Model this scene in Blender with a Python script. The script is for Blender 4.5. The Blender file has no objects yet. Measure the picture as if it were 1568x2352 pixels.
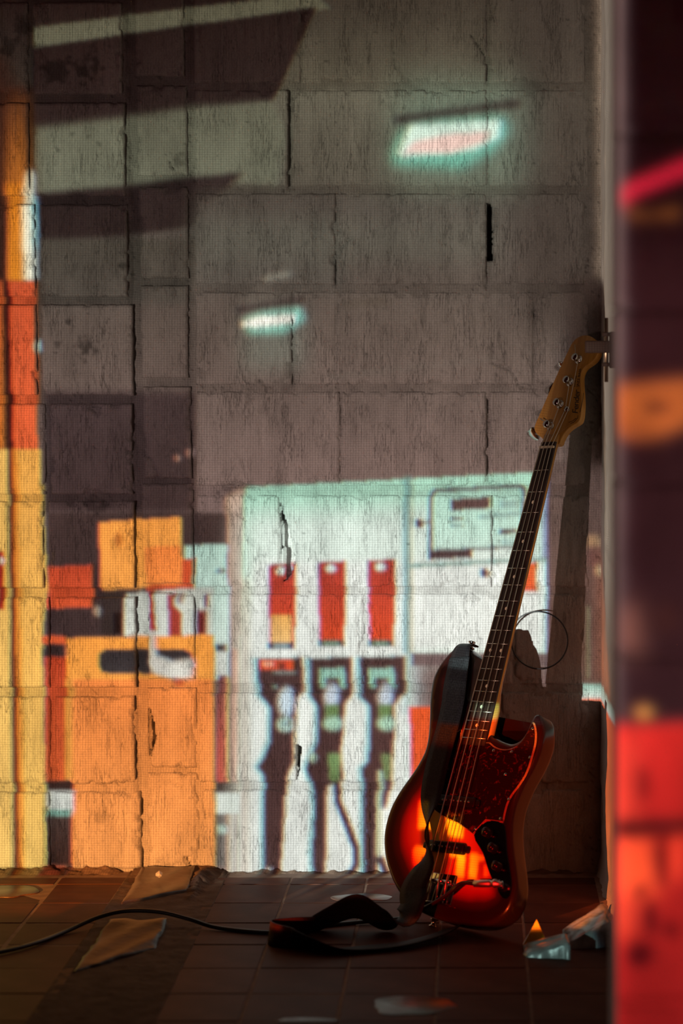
import bpy, bmesh, math, random
import numpy as np
from mathutils import Vector, Matrix
from mathutils.geometry import delaunay_2d_cdt

# ------------------------------------------------------------------ camera, world, exposure
scene = bpy.context.scene
col = scene.collection
# world frame: X right, Y into the wall (block wall face at Y=0), Z up, metres
SC = 1135.0           # reading scale on the block wall: units per metre
U0, V0 = 1090.0, 857.0
CAM = Vector((0.0, -4.5, 1.016))
FPX = 5107.0
cam_d = bpy.data.cameras.new('camera')
cam = bpy.data.objects.new('camera', cam_d)
col.objects.link(cam)
cam.location = CAM
cam.rotation_euler = (math.pi / 2, 0, 0)
cam_d.sensor_width = 36.0
cam_d.lens = 36.0 * FPX / 2352.0
cam_d.shift_x = -(U0 - 784.0) / 2352.0
cam_d.shift_y = (V0 - 1176.0) / 2352.0
cam_d.clip_start = 0.05
cam_d.dof.use_dof = True
cam_d.dof.focus_distance = 4.28
cam_d.dof.aperture_fstop = 2.0
scene.camera = cam

world = bpy.data.worlds.new('dim_room_air')
scene.world = world
world.use_nodes = True
bg = world.node_tree.nodes['Background']
bg.inputs[0].default_value = (1.0, 0.20, 0.15, 1)
bg.inputs[1].default_value = 0.011

scene.view_settings.view_transform = 'Standard'
scene.view_settings.look = 'None'
scene.view_settings.gamma = 1.0
scene.view_settings.exposure = 0.0
scene.view_settings.use_curve_mapping = False

# the film projector's lamp (its housing and slide are built further down)
PROJ = Vector((-1.87, -4.0, 0.50))
LAMP_W = 3450.0
lamp_d = bpy.data.lights.new('projector_lamp', 'SPOT')
lamp_d.energy = LAMP_W
lamp_d.shadow_soft_size = 0.00004
lamp_d.spot_size = math.radians(124)
lamp_d.spot_blend = 0.0
lamp = bpy.data.objects.new('projector_lamp', lamp_d)
col.objects.link(lamp)
lamp.location = PROJ
_aim = (Vector((0.25, 0, 0.75)) - PROJ).normalized()
lamp.rotation_euler = _aim.to_track_quat('-Z', 'Y').to_euler()

rng = np.random.default_rng(7)
random.seed(7)

# ------------------------------------------------------------------ helpers
def W(px, py):                       # wall reading -> (X, Z) on the block wall
    return (px - U0) / SC, CAM.z - (py - V0) / SC

def lin(c):
    c = np.asarray(c, float) / 255.0
    return np.where(c <= 0.04045, c / 12.92, ((c + 0.055) / 1.055) ** 2.4)

def _hash(i, j, s):
    i = (i.astype(np.int64) * 374761393 + j.astype(np.int64) * 668265263 + s * 974711) & 0xFFFFFFFF
    i = ((i ^ (i >> 13)) * 1274126177) & 0xFFFFFFFF
    return ((i ^ (i >> 16)) & 0xFFFF) / 65535.0

def noise(x, y, s=0):
    x = np.asarray(x, float); y = np.asarray(y, float)
    i = np.floor(x); j = np.floor(y); fx = x - i; fy = y - j
    i = i.astype(np.int64); j = j.astype(np.int64)
    fx = fx * fx * (3 - 2 * fx); fy = fy * fy * (3 - 2 * fy)
    a = _hash(i, j, s); b = _hash(i + 1, j, s); c = _hash(i, j + 1, s); d = _hash(i + 1, j + 1, s)
    return (a + (b - a) * fx) + ((c + (d - c) * fx) - (a + (b - a) * fx)) * fy

def fbm(x, y, s=0, o=3):
    t = 0; a = 1.0; n = 0
    for k in range(o):
        t = t + a * noise(x * 2 ** k, y * 2 ** k, s + 31 * k); n += a; a *= .5
    return t / n

def tag(o, label, cat=None, group=None, kind=None):
    o['label'] = label
    if cat: o['category'] = cat
    if group: o['group'] = group
    if kind: o['kind'] = kind
    return o

def link(name, me, mat=None, parent=None, smooth=False):
    o = bpy.data.objects.new(name, me)
    col.objects.link(o)
    if mat is not None and not me.materials: me.materials.append(mat)
    if parent is not None: o.parent = parent
    if smooth:
        me.polygons.foreach_set('use_smooth', np.ones(len(me.polygons), bool))
    return o

def mesh(name, v, f, mat=None, parent=None, smooth=False):
    me = bpy.data.meshes.new(name)
    me.from_pydata([tuple(map(float, p)) for p in v], [], [tuple(map(int, q)) for q in f])
    me.validate(); me.update()
    return link(name, me, mat, parent, smooth)

def grid_faces(nx, ny, flip=False):
    i, j = np.meshgrid(np.arange(nx - 1), np.arange(ny - 1))
    a = (j * nx + i).ravel()
    q = np.stack([a, a + nx, a + nx + 1, a + 1], 1)
    return q[:, ::-1] if flip else q

def mesh_np(name, V, F, mat=None, parent=None, smooth=False, attrs=None):
    me = bpy.data.meshes.new(name)
    V = np.asarray(V, np.float32); F = np.asarray(F, np.int32)
    me.vertices.add(len(V)); me.vertices.foreach_set('co', V.ravel())
    n = F.shape[1]
    me.loops.add(F.size); me.loops.foreach_set('vertex_index', F.ravel())
    me.polygons.add(len(F))
    me.polygons.foreach_set('loop_start', np.arange(0, F.size, n, dtype=np.int32))
    me.polygons.foreach_set('loop_total', np.full(len(F), n, np.int32))
    me.update(calc_edges=True)
    for k, a in (attrs or {}).items():
        if a.ndim == 1:
            at = me.attributes.new(k, 'FLOAT', 'POINT'); at.data.foreach_set('value', a.astype(np.float32))
        elif a.shape[1] == 2:
            at = me.attributes.new(k, 'FLOAT2', 'POINT'); at.data.foreach_set('vector', a.astype(np.float32).ravel())
        else:
            at = me.attributes.new(k, 'FLOAT_COLOR', 'POINT')
            c = np.ones((len(a), 4), np.float32); c[:, :3] = a
            at.data.foreach_set('color', c.ravel())
    return link(name, me, mat, parent, smooth)

def empty(name, loc=(0, 0, 0)):
    o = bpy.data.objects.new(name, None); col.objects.link(o); o.location = loc
    o.empty_display_size = .05
    return o

def catmull(P, n=6, closed=True):
    P = [np.array(p, float) for p in P]; out = []; N = len(P)
    R = range(N) if closed else range(N - 1)
    for i in R:
        if closed: a, b, c, d = P[i - 1], P[i], P[(i + 1) % N], P[(i + 2) % N]
        else: a, b, c, d = P[max(i - 1, 0)], P[i], P[i + 1], P[min(i + 2, N - 1)]
        for k in range(n):
            t = k / n
            out.append(.5 * ((2 * b) + (c - a) * t + (2 * a - 5 * b + 4 * c - d) * t * t + (3 * b - a - 3 * c + d) * t ** 3))
    if not closed: out.append(P[-1])
    return np.array(out)

def offset(P, r):                     # inward offset of a CCW outline
    P = np.asarray(P, float); a = np.roll(P, 1, 0); b = np.roll(P, -1, 0)
    t = b - a; t /= np.linalg.norm(t, axis=1)[:, None] + 1e-12
    n = np.stack([-t[:, 1], t[:, 0]], 1)
    return P + n * r

def ccw(P):
    P = np.asarray(P, float); x, y = P[:, 0], P[:, 1]
    return P if (x * np.roll(y, -1) - np.roll(x, -1) * y).sum() > 0 else P[::-1]

def slab(P, h0, h1, bev=.001, steps=1):   # rounded plate from an outline in the (x, y) plane
    P = ccw(P); n = len(P); V = []; rings = []
    prof = []
    for k in range(steps + 1):
        a = math.pi / 2 * k / steps
        prof.append((bev * (1 - math.sin(a)), h0 + bev * (1 - math.cos(a))))
    prof2 = [(o, h1 - (h - h0)) for o, h in reversed(prof)]
    F = []
    for o, h in prof + prof2:
        Q = offset(P, o); rings.append(len(V)); V += [(q[0], q[1], h) for q in Q]
    for r in range(len(rings) - 1):
        a, b = rings[r], rings[r + 1]
        for i in range(n):
            j = (i + 1) % n; F.append((a + i, a + j, b + j, b + i))
    F.append(tuple(range(n - 1, -1, -1))); F.append(tuple(rings[-1] + i for i in range(n)))
    return V, F

def tube(P, r, seg=8, cap=True):
    P = [Vector(p) for p in P]; V = []; F = []; n = len(P)
    R = r if hasattr(r, '__len__') else [r] * n
    up = Vector((0, 0, 1)); prev = None
    for i, p in enumerate(P):
        t = (P[min(i + 1, n - 1)] - P[max(i - 1, 0)]).normalized()
        if prev is None:
            if abs(t.dot(up)) > .9: up = Vector((1, 0, 0))
            x = t.cross(up).normalized()
        else:
            x = (prev - t * prev.dot(t)).normalized()
        prev = x; y = t.cross(x)
        for k in range(seg):
            a = 2 * math.pi * k / seg
            V.append(p + (x * math.cos(a) + y * math.sin(a)) * R[i])
    for i in range(n - 1):
        for k in range(seg):
            l = (k + 1) % seg
            F.append((i * seg + k, i * seg + l, (i + 1) * seg + l, (i + 1) * seg + k))
    if cap:
        F.append(tuple(range(seg - 1, -1, -1))); F.append(tuple((n - 1) * seg + k for k in range(seg)))
    return V, F

def box(x0, x1, y0, y1, z0, z1):
    V = [(x, y, z) for x in (x0, x1) for y in (y0, y1) for z in (z0, z1)]
    F = [(0, 1, 3, 2), (4, 6, 7, 5), (0, 4, 5, 1), (2, 3, 7, 6), (0, 2, 6, 4), (1, 5, 7, 3)]
    return V, F

def rbox(x0, x1, y0, y1, z0, z1, b):      # box with rounded plan corners and edges
    P = []
    for cx, cy, a0 in ((x1 - b, y1 - b, 0), (x0 + b, y1 - b, 90), (x0 + b, y0 + b, 180), (x1 - b, y0 + b, 270)):
        for k in range(4):
            a = math.radians(a0 + 30 * k); P.append((cx + b * math.cos(a), cy + b * math.sin(a)))
    return slab(P, z0, z1, min(b, abs(z1 - z0)) * .45, 2)

def lathe(prof, seg=20):                  # (radius, height) about the z axis
    V = []; F = []
    for r, h in prof:
        for k in range(seg):
            a = 2 * math.pi * k / seg; V.append((r * math.cos(a), r * math.sin(a), h))
    for i in range(len(prof) - 1):
        for k in range(seg):
            l = (k + 1) % seg; F.append((i * seg + k, i * seg + l, (i + 1) * seg + l, (i + 1) * seg + k))
    F.append(tuple(range(seg - 1, -1, -1))); F.append(tuple((len(prof) - 1) * seg + k for k in range(seg)))
    return V, F

# ------------------------------------------------------------------ materials
def mat(name, color=(.5, .5, .5), rough=.6, metal=0., spec=.5, coat=0.):
    m = bpy.data.materials.new(name); m.use_nodes = True
    b = m.node_tree.nodes['Principled BSDF']
    b.inputs['Base Color'].default_value = (*color, 1); b.inputs['Roughness'].default_value = rough
    b.inputs['Metallic'].default_value = metal; b.inputs['Specular IOR Level'].default_value = spec
    b.inputs['Coat Weight'].default_value = coat; b.inputs['Coat Roughness'].default_value = .04
    return m, m.node_tree, b

def nd(nt, t, **kw):
    n = nt.nodes.new(t)
    for k, v in kw.items(): setattr(n, k, v)
    return n

def noise_color(m, nt, b, c1, c2, scale, vscale=(1, 1, 1), detail=6, lo=.35, hi=.65, attr=None, bump=0., bscale=None, bvs=None, dist=.001, rand=0.):
    tc = nd(nt, 'ShaderNodeTexCoord'); mp = nd(nt, 'ShaderNodeMapping'); mp.inputs['Scale'].default_value = vscale
    nt.links.new(tc.outputs['Object'], mp.inputs[0])
    no = nd(nt, 'ShaderNodeTexNoise'); no.inputs['Scale'].default_value = scale; no.inputs['Detail'].default_value = detail
    nt.links.new(mp.outputs[0], no.inputs['Vector'])
    rp = nd(nt, 'ShaderNodeValToRGB'); rp.color_ramp.elements[0].position = lo; rp.color_ramp.elements[1].position = hi
    rp.color_ramp.elements[0].color = (*c1, 1); rp.color_ramp.elements[1].color = (*c2, 1)
    nt.links.new(no.outputs['Fac'], rp.inputs[0]); out = rp.outputs[0]
    if rand:
        oi = nd(nt, 'ShaderNodeObjectInfo'); ma = nd(nt, 'ShaderNodeMath', operation='MULTIPLY_ADD')
        nt.links.new(oi.outputs['Random'], ma.inputs[0]); ma.inputs[1].default_value = rand; ma.inputs[2].default_value = 1 - rand / 2
        mx = nd(nt, 'ShaderNodeVectorMath', operation='SCALE'); nt.links.new(out, mx.inputs[0]); nt.links.new(ma.outputs[0], mx.inputs['Scale']); out = mx.outputs[0]
    if attr:
        at = nd(nt, 'ShaderNodeAttribute'); at.attribute_name = attr
        mx = nd(nt, 'ShaderNodeVectorMath', operation='SCALE'); nt.links.new(out, mx.inputs[0]); nt.links.new(at.outputs['Fac'], mx.inputs['Scale']); out = mx.outputs[0]
    nt.links.new(out, b.inputs['Base Color'])
    if bump:
        mp2 = nd(nt, 'ShaderNodeMapping'); mp2.inputs['Scale'].default_value = bvs or (1, 1, 1)
        nt.links.new(tc.outputs['Object'], mp2.inputs[0])
        n2 = nd(nt, 'ShaderNodeTexNoise'); n2.inputs['Scale'].default_value = bscale or scale * 3; n2.inputs['Detail'].default_value = 8; n2.inputs['Roughness'].default_value = .65
        nt.links.new(mp2.outputs[0], n2.inputs['Vector'])
        bp = nd(nt, 'ShaderNodeBump'); bp.inputs['Strength'].default_value = bump; bp.inputs['Distance'].default_value = dist
        nt.links.new(n2.outputs['Fac'], bp.inputs['Height']); nt.links.new(bp.outputs[0], b.inputs['Normal'])
    return m

M = {}
m, nt, b = mat('combed_block', rough=.93, spec=.25)
def combed(m, nt, b, c1, c2, amount, grit):
    tc = nd(nt, 'ShaderNodeTexCoord')
    def nz(scale, vs, detail=4, rough=.55, dist=0.):
        mp = nd(nt, 'ShaderNodeMapping'); mp.inputs['Scale'].default_value = vs; nt.links.new(tc.outputs['Object'], mp.inputs[0])
        n = nd(nt, 'ShaderNodeTexNoise'); n.inputs['Scale'].default_value = scale; n.inputs['Detail'].default_value = detail; n.inputs['Roughness'].default_value = rough; n.inputs['Distortion'].default_value = dist
        nt.links.new(mp.outputs[0], n.inputs['Vector']); return n.outputs['Fac']
    def mth(op, a, b_=None, c=None):
        n = nd(nt, 'ShaderNodeMath', operation=op)
        for i, q in enumerate((a, b_, c)):
            if q is None: continue
            if isinstance(q, (int, float)): n.inputs[i].default_value = q
            else: nt.links.new(q, n.inputs[i])
        return n.outputs[0]
    base = nz(9, (1.6, 1, .5), 6); rp = nd(nt, 'ShaderNodeValToRGB'); e = rp.color_ramp.elements
    e[0].position = .33; e[1].position = .67; e[0].color = (*c1, 1); e[1].color = (*c2, 1); nt.links.new(base, rp.inputs[0])
    g = nz(185, (1, 1, .075), 3, .6, .2)                        # hair cracks: thin level lines of stretched noise
    line = mth('SUBTRACT', 1.0, mth('MINIMUM', 1.0, mth('MULTIPLY', mth('ABSOLUTE', mth('SUBTRACT', g, .5)), 36.0)))
    mask = mth('MULTIPLY', mth('SUBTRACT', nz(22, (1, 1, .45), 2), .40), 4.5); mask = mth('MINIMUM', 1.0, mth('MAXIMUM', 0.0, mask))
    line = mth('MULTIPLY', line, mask)
    fine = nz(420, (1, 1, .55), 5, .7)
    pit = mth('MAXIMUM', 0.0, mth('MULTIPLY', mth('SUBTRACT', nz(120, (1, 1, .7), 2), .68), 6.0))
    hgt = mth('SUBTRACT', mth('MULTIPLY', fine, grit), mth('ADD', mth('MULTIPLY', line, amount), mth('MULTIPLY', pit, .5)))
    bp = nd(nt, 'ShaderNodeBump'); bp.inputs['Strength'].default_value = 1.; bp.inputs['Distance'].default_value = .0022; nt.links.new(hgt, bp.inputs['Height']); nt.links.new(bp.outputs[0], b.inputs['Normal'])
    at = nd(nt, 'ShaderNodeAttribute'); at.attribute_name = 'tint'
    dirt = mth('SUBTRACT', 1.0, mth('ADD', mth('MULTIPLY', line, .50 * amount), mth('MULTIPLY', pit, .35)))
    dirt = mth('MULTIPLY', dirt, mth('MULTIPLY_ADD', fine, .9, .55))
    k = mth('MULTIPLY', at.outputs['Fac'], dirt)
    vm = nd(nt, 'ShaderNodeVectorMath', operation='SCALE'); nt.links.new(rp.outputs[0], vm.inputs[0]); nt.links.new(k, vm.inputs['Scale']); nt.links.new(vm.outputs[0], b.inputs['Base Color'])
    return m
M['block'] = combed(m, nt, b, (.325, .308, .298), (.43, .41, .397), .48, .60)
m, nt, b = mat('rough_block', rough=.95, spec=.2)
M['block_rough'] = combed(m, nt, b, (.31, .29, .28), (.43, .41, .395), .35, .9)
m, nt, b = mat('mortar', rough=.96, spec=.2)
M['mortar'] = combed(m, nt, b, (.28, .265, .255), (.40, .38, .365), .22, 1.1)
m, nt, b = mat('grey_plaster', rough=.8, spec=.3)
M['plaster'] = noise_color(m, nt, b, (.36, .335, .32), (.45, .42, .40), 5, bump=.5, bscale=60, dist=.0015)
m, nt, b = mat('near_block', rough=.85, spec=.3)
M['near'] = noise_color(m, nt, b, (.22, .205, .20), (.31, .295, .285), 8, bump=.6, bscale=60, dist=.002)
m, nt, b = mat('terracotta_tile', rough=.6, spec=.09)
M['tile'] = noise_color(m, nt, b, (.080, .028, .018), (.118, .044, .028), 14, rand=.35, bump=.35, bscale=90, dist=.0008)
m, nt, b = mat('grout', rough=.9)
M['grout'] = noise_color(m, nt, b, (.20, .12, .085), (.28, .18, .13), 40, bump=.6, bscale=200, dist=.001)
m, nt, b = mat('rubble_dirt', rough=.97, spec=.15)
M['dirt'] = noise_color(m, nt, b, (.10, .062, .045), (.15, .098, .072), 30, bump=.8, bscale=160, dist=.0016)
m, nt, b = mat('worn_screed', rough=.3, spec=.32)
M['screed'] = noise_color(m, nt, b, (.055, .028, .018), (.095, .052, .034), 20, bump=.5, bscale=25, dist=.002)
m, nt, b = mat('dark_screed', rough=.32, spec=.10)
M['screed_dark'] = noise_color(m, nt, b, (.026, .013, .009), (.055, .028, .019), 24, bump=.6, bscale=22, dist=.004)
m, nt, b = mat('glazed_shard', rough=.24, spec=.6)
M['glaze'] = noise_color(m, nt, b, (.16, .17, .17), (.30, .31, .31), 40, bump=.35, bscale=45, dist=.002)
m, nt, b = mat('gloss_film', (.05, .035, .03), rough=.3, spec=.3)
M['gloss'] = noise_color(m, nt, b, (.07, .036, .026), (.11, .055, .04), 20, bump=.35, bscale=9, dist=.004)
M['chrome'] = mat('chrome', (.58, .57, .56), .10, 1.)[0]
M['plug'] = mat('plug_nickel', (.80, .78, .74), .38, 1.)[0]
M['nickel'] = mat('nickel_string', (.72, .62, .50), .3, 1.)[0]
M['black'] = mat('black_plastic', (.008, .007, .008), .4, spec=.25)[0]
M['rubber'] = mat('cable_rubber', (.012, .010, .010), .42)[0]
M['knob'] = mat('knob_black', (.008, .007, .008), .16, spec=.35)[0]
m, nt, b = mat('strap_webbing', (.03, .03, .034), .6, spec=.18)
M['strap'] = noise_color(m, nt, b, (.006, .006, .0075), (.016, .017, .019), 300, bump=.6, bscale=420, dist=.0008)
m, nt, b = mat('strap_leather', (.11, .022, .018), .6, spec=.15)
M['leather'] = noise_color(m, nt, b, (.018, .004, .004), (.032, .007, .006), 80, bump=.4, bscale=160, dist=.0006)
m, nt, b = mat('maple', rough=.30, spec=.4, coat=.15)
M['maple'] = noise_color(m, nt, b, (.42, .19, .03), (.54, .27, .055), 18, (6, .6, 6), bump=.0)
m, nt, b = mat('rosewood', rough=.38)
M['rosewood'] = noise_color(m, nt, b, (.012, .005, .004), (.030, .012, .009), 60, (4, .4, 4), bump=.3, bscale=120, bvs=(6, .4, 6), dist=.0003)
M['ivory'] = mat('ivory', (.75, .65, .45), .35)[0]
M['fret'] = mat('fret_wire', (.78, .70, .58), .25, 1.)[0]
M['rust'] = mat('rusty_iron', (.022, .010, .008), .7, 0., .15)[0]
M['logo'] = mat('logo_ink', (.015, .010, .006), .4)[0]
M['logo_gold'] = mat('logo_line', (.30, .17, .03), .4)[0]
M['housing'] = mat('projector_housing', (.06, .06, .065), .5)[0]
M['lit_yellow_fragment'] = mat('lit_yellow_fragment', (.85, .50, .04), .35)[0]  # yellow base colour stands for projector light on a floor fragment

# tortoise shell celluloid
m, nt, b = mat('tortoise', rough=.12, spec=.6)
tc = nd(nt, 'ShaderNodeTexCoord')
vo = nd(nt, 'ShaderNodeTexNoise'); vo.inputs['Scale'].default_value = 70; vo.inputs['Detail'].default_value = 3; vo.inputs['Distortion'].default_value = 1.2
nt.links.new(tc.outputs['Object'], vo.inputs['Vector'])
rp = nd(nt, 'ShaderNodeValToRGB'); e = rp.color_ramp.elements
e[0].position = .57; e[0].color = (.014, .004, .003, 1); e[1].position = .68; e[1].color = (.10, .016, .006, 1)
x = e.new(.76); x.color = (.55, .12, .02, 1)
nt.links.new(vo.outputs['Fac'], rp.inputs[0]); nt.links.new(rp.outputs[0], b.inputs['Base Color'])
M['tortoise'] = m
M['guard_edge'] = mat('guard_bevel', (.85, .50, .20), .3)[0]

# three-tone sunburst lacquer: driven by distance from the body's rim
m, nt, b = mat('sunburst_lacquer', rough=.28, spec=.2, coat=.3)
at = nd(nt, 'ShaderNodeAttribute'); at.attribute_name = 'rim'
tc = nd(nt, 'ShaderNodeTexCoord'); no = nd(nt, 'ShaderNodeTexNoise'); no.inputs['Scale'].default_value = 14
nt.links.new(tc.outputs['Object'], no.inputs['Vector'])
ma = nd(nt, 'ShaderNodeMath', operation='MULTIPLY_ADD'); ma.inputs[1].default_value = .012; nt.links.new(no.outputs['Fac'], ma.inputs[0]); nt.links.new(at.outputs['Fac'], ma.inputs[2])
mr = nd(nt, 'ShaderNodeMapRange'); mr.inputs['From Min'].default_value = .006; mr.inputs['From Max'].default_value = .135
nt.links.new(ma.outputs[0], mr.inputs['Value'])
rp = nd(nt, 'ShaderNodeValToRGB'); e = rp.color_ramp.elements
e[0].position = .19; e[0].color = (.014, .003, .003, 1); e[1].position = 1.; e[1].color = (.92, .52, .08, 1)
x = e.new(.31); x.color = (.05, .004, .004, 1)
x = e.new(.46); x.color = (.42, .012, .010, 1)
x = e.new(.70); x.color = (.80, .22, .04, 1)
nt.links.new(mr.outputs['Result'], rp.inputs[0]); nt.links.new(rp.outputs[0], b.inputs['Base Color'])
M['burst'] = m

# ------------------------------------------------------------------ block wall
STAINS = [(200, 800, 26, .45), (195, 150, 40, .45), (125, 165, 30, .45), (160, 740, 12, .5), (275, 610, 14, .5), (215, 935, 22, .7),
          (270, 1245, 20, .8), (230, 1880, 22, .75), (215, 1625, 18, .85), (55, 60, 30, .55), (20, 110, 30, .55), (130, 790, 10, .6),
          (215, 1160, 35, .6), (410, 370, 18, .6), (165, 310, 8, .6), (200, 312, 9, .6), (135, 345, 6, .6), (230, 330, 7, .6), (155, 165, 12, .5)]
CRACKS = [  # (half width, depth, points)
    (3, .010, [(1083, 80), (1105, 115), (1118, 140), (1119, 190)]), (2.5, .008, [(900, 90), (905, 130), (907, 155)]),
    (3.5, .014, [(664, 205), (666, 300), (664, 430)]), (3, .010, [(770, 655), (768, 590), (805, 545)]),
    (3.5, .012, [(1118, 595), (1116, 655)]), (2.5, .007, [(716, 490), (722, 550)]), (2.5, .007, [(742, 500), (738, 545)]), (2.5, .006, [(770, 490), (765, 535)]),
    (2.5, .008, [(1215, 672), (1222, 720), (1245, 735), (1258, 790)]), (3, .010, [(1132, 790), (1130, 835), (1175, 850), (1192, 885), (1230, 890)]),
    (3, .012, [(672, 735), (673, 880)]), (2, .006, [(775, 700), (768, 850), (782, 900), (784, 1000)]),
    (3, .010, [(1120, 920), (1124, 980), (1118, 1040), (1124, 1105)]),
    (3, .012, [(515, 1120), (545, 1112), (590, 1118)]), (2.5, .008, [(520, 1165), (550, 1185), (565, 1195)]),
    (2.5, .008, [(572, 1320), (565, 1370), (590, 1405)]), (3, .010, [(842, 1395), (845, 1430), (860, 1460)]), (2.5, .008, [(847, 1380), (862, 1395)]),
    (2.5, .009, [(686, 1600), (679, 1620), (680, 1715)]), (2.5, .008, [(665, 1800), (662, 1850), (655, 1890)]), (2.5, .007, [(787, 1975), (790, 1990)]),
    (3, .009, [(735, 1800), (733, 1820), (725, 1830)]), (3, .012, [(325, 1370), (330, 1450), (328, 1560)]), (2.5, .01, [(342, 1390), (338, 1470)]),
    (3, .012, [(118, 1380), (116, 1460), (121, 1560)]), (2.5, .01, [(104, 1890), (106, 1990)]), (2.5, .009, [(187, 1605), (198, 1630)]), (2, .006, [(232, 1640), (245, 1660)]),
    (3, .012, [(338, 1790), (334, 1850), (330, 1930), (335, 1975)]), (3, .010, [(463, 1830), (470, 1850), (475, 1870), (470, 1895)]), (2.5, .01, [(452, 1735), (453, 1890), (450, 1925)]),
    (2, .006, [(395, 1795), (420, 1810)]), (2.5, .008, [(120, 1820), (122, 1850)]), (2, .006, [(130, 960), (148, 1050), (160, 1100)]), (2.5, .008, [(330, 1040), (350, 1060), (362, 1090)]),
    (3, .010, [(60, 30), (62, 160)]), (2.5, .008, [(40, 240), (42, 330)]), (3, .010, [(1346, 560), (1342, 600)]), (2, .006, [(1110, 1130), (1120, 1165), (1130, 1180)]),
    (2, .006, [(1095, 1120), (1102, 1165)]), (3, .012, [(345, 1200), (346, 1290)]), (3, .012, [(322, 1290), (318, 1350)]), (2.5, .007, [(640, 1175), (690, 1120)]),
]
HOLES = [
    (.05, [(1117, 468), (1130, 470), (1132, 600), (1118, 600)]),
    (.035, [(642, 1140), (649, 1178), (660, 1205), (667, 1235), (674, 1262), (676, 1292), (668, 1322), (655, 1342), (651, 1290), (648, 1220), (643, 1180)]),
    (.05, [(341, 1620), (347, 1640), (355, 1680), (357, 1697), (350, 1720), (343, 1748)]),
    (.03, [(679, 1715), (691, 1715), (690, 1755), (685, 1782), (680, 1760)]),
    (.025, [(418, 1972), (440, 1970), (432, 1992)]), (.012, [(205, 936), (232, 934), (224, 958)]),
    (.012, [(385, 365), (402, 380), (396, 395)]),
]
def inside(poly, X, Y):
    r = np.zeros(X.shape, bool); n = len(poly)
    for i in range(n):
        x0, y0 = poly[i]; x1, y1 = poly[(i + 1) % n]
        if y0 == y1: continue
        c = ((y0 > Y) != (y1 > Y)) & (X < (x1 - x0) * (Y - y0) / (y1 - y0) + x0)
        r ^= c
    return r

def seg_dist(pts, X, Y):
    d = np.full(X.shape, 1e9)
    for (x0, y0), (x1, y1) in zip(pts[:-1], pts[1:]):
        dx, dy = x1 - x0, y1 - y0; L = dx * dx + dy * dy + 1e-9
        t = np.clip(((X - x0) * dx + (Y - y0) * dy) / L, 0, 1)
        d = np.minimum(d, np.hypot(X - x0 - t * dx, Y - y0 - t * dy))
    return d

def relief(X, Y, combed, seed):
    h = .0022 * (fbm(X / 60., Y / 60., seed) - .5) + .0016 * (fbm(X / 14., Y / 14., seed + 5) - .5)
    if combed:
        warp = 6 * (noise(X / 40., Y / 70., 3) - .5)
        n = noise((X + warp) / 6.5, Y / 75., 11)
        h -= .0045 * np.clip(n - .60, 0, 1) * (0.4 + 1.2 * noise(X / 90., Y / 90., 17))
        n2 = noise((X + 2 * warp) / 17., Y / 110., 12)
        h -= .0060 * np.clip(n2 - .80, 0, 1)
    else:
        h += .004 * (fbm(X / 45., Y / 45., seed + 9) - .5)
    jx = X + 5 * (noise(X / 9., Y / 9., 41) - .5); jy = Y + 5 * (noise(X / 9., Y / 9., 42) - .5)
    x0, x1, y0, y1 = X.min(), X.max(), Y.min(), Y.max()
    for w, dep, pts in CRACKS:
        px = [p[0] for p in pts]; py = [p[1] for p in pts]
        if max(px) + 8 < x0 or min(px) - 8 > x1 or max(py) + 8 < y0 or min(py) - 8 > y1: continue
        d = seg_dist(pts, jx, jy)
        h -= dep * np.clip(1 - d / (w * 1.25), 0, 1)
    for dep, poly in HOLES:
        px = [p[0] for p in poly]; py = [p[1] for p in poly]
        if max(px) + 8 < x0 or min(px) - 8 > x1 or max(py) + 8 < y0 or min(py) - 8 > y1: continue
        mk = inside(poly, X + 2 * (noise(X / 7., Y / 7., 43) - .5), Y)
        h = np.where(mk, -dep * (.8 + .35 * fbm(X / 22., Y / 22., 77)), h)
    return h

def stains(X, Y):
    t = np.ones(X.shape)
    for x, y, r, k in STAINS:
        d = np.hypot(X - x, Y - y) / r + 1.1 * (fbm(X / 13., Y / 13., 91) - .5) * 2
        t = np.minimum(t, 1 - (1 - k) * np.clip(1.6 * (1 - d), 0, 1))
    t *= 1 - .55 * np.clip(noise(X / 5., Y / 5., 93) - .90, 0, 1) / .1 * (noise(X / 60., Y / 60., 94) > .55)
    return t

wall_back = empty('wall_back', (0, 0, 0))
tag(wall_back, 'cracked grey concrete block wall catching the projected picture', kind='structure')

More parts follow.
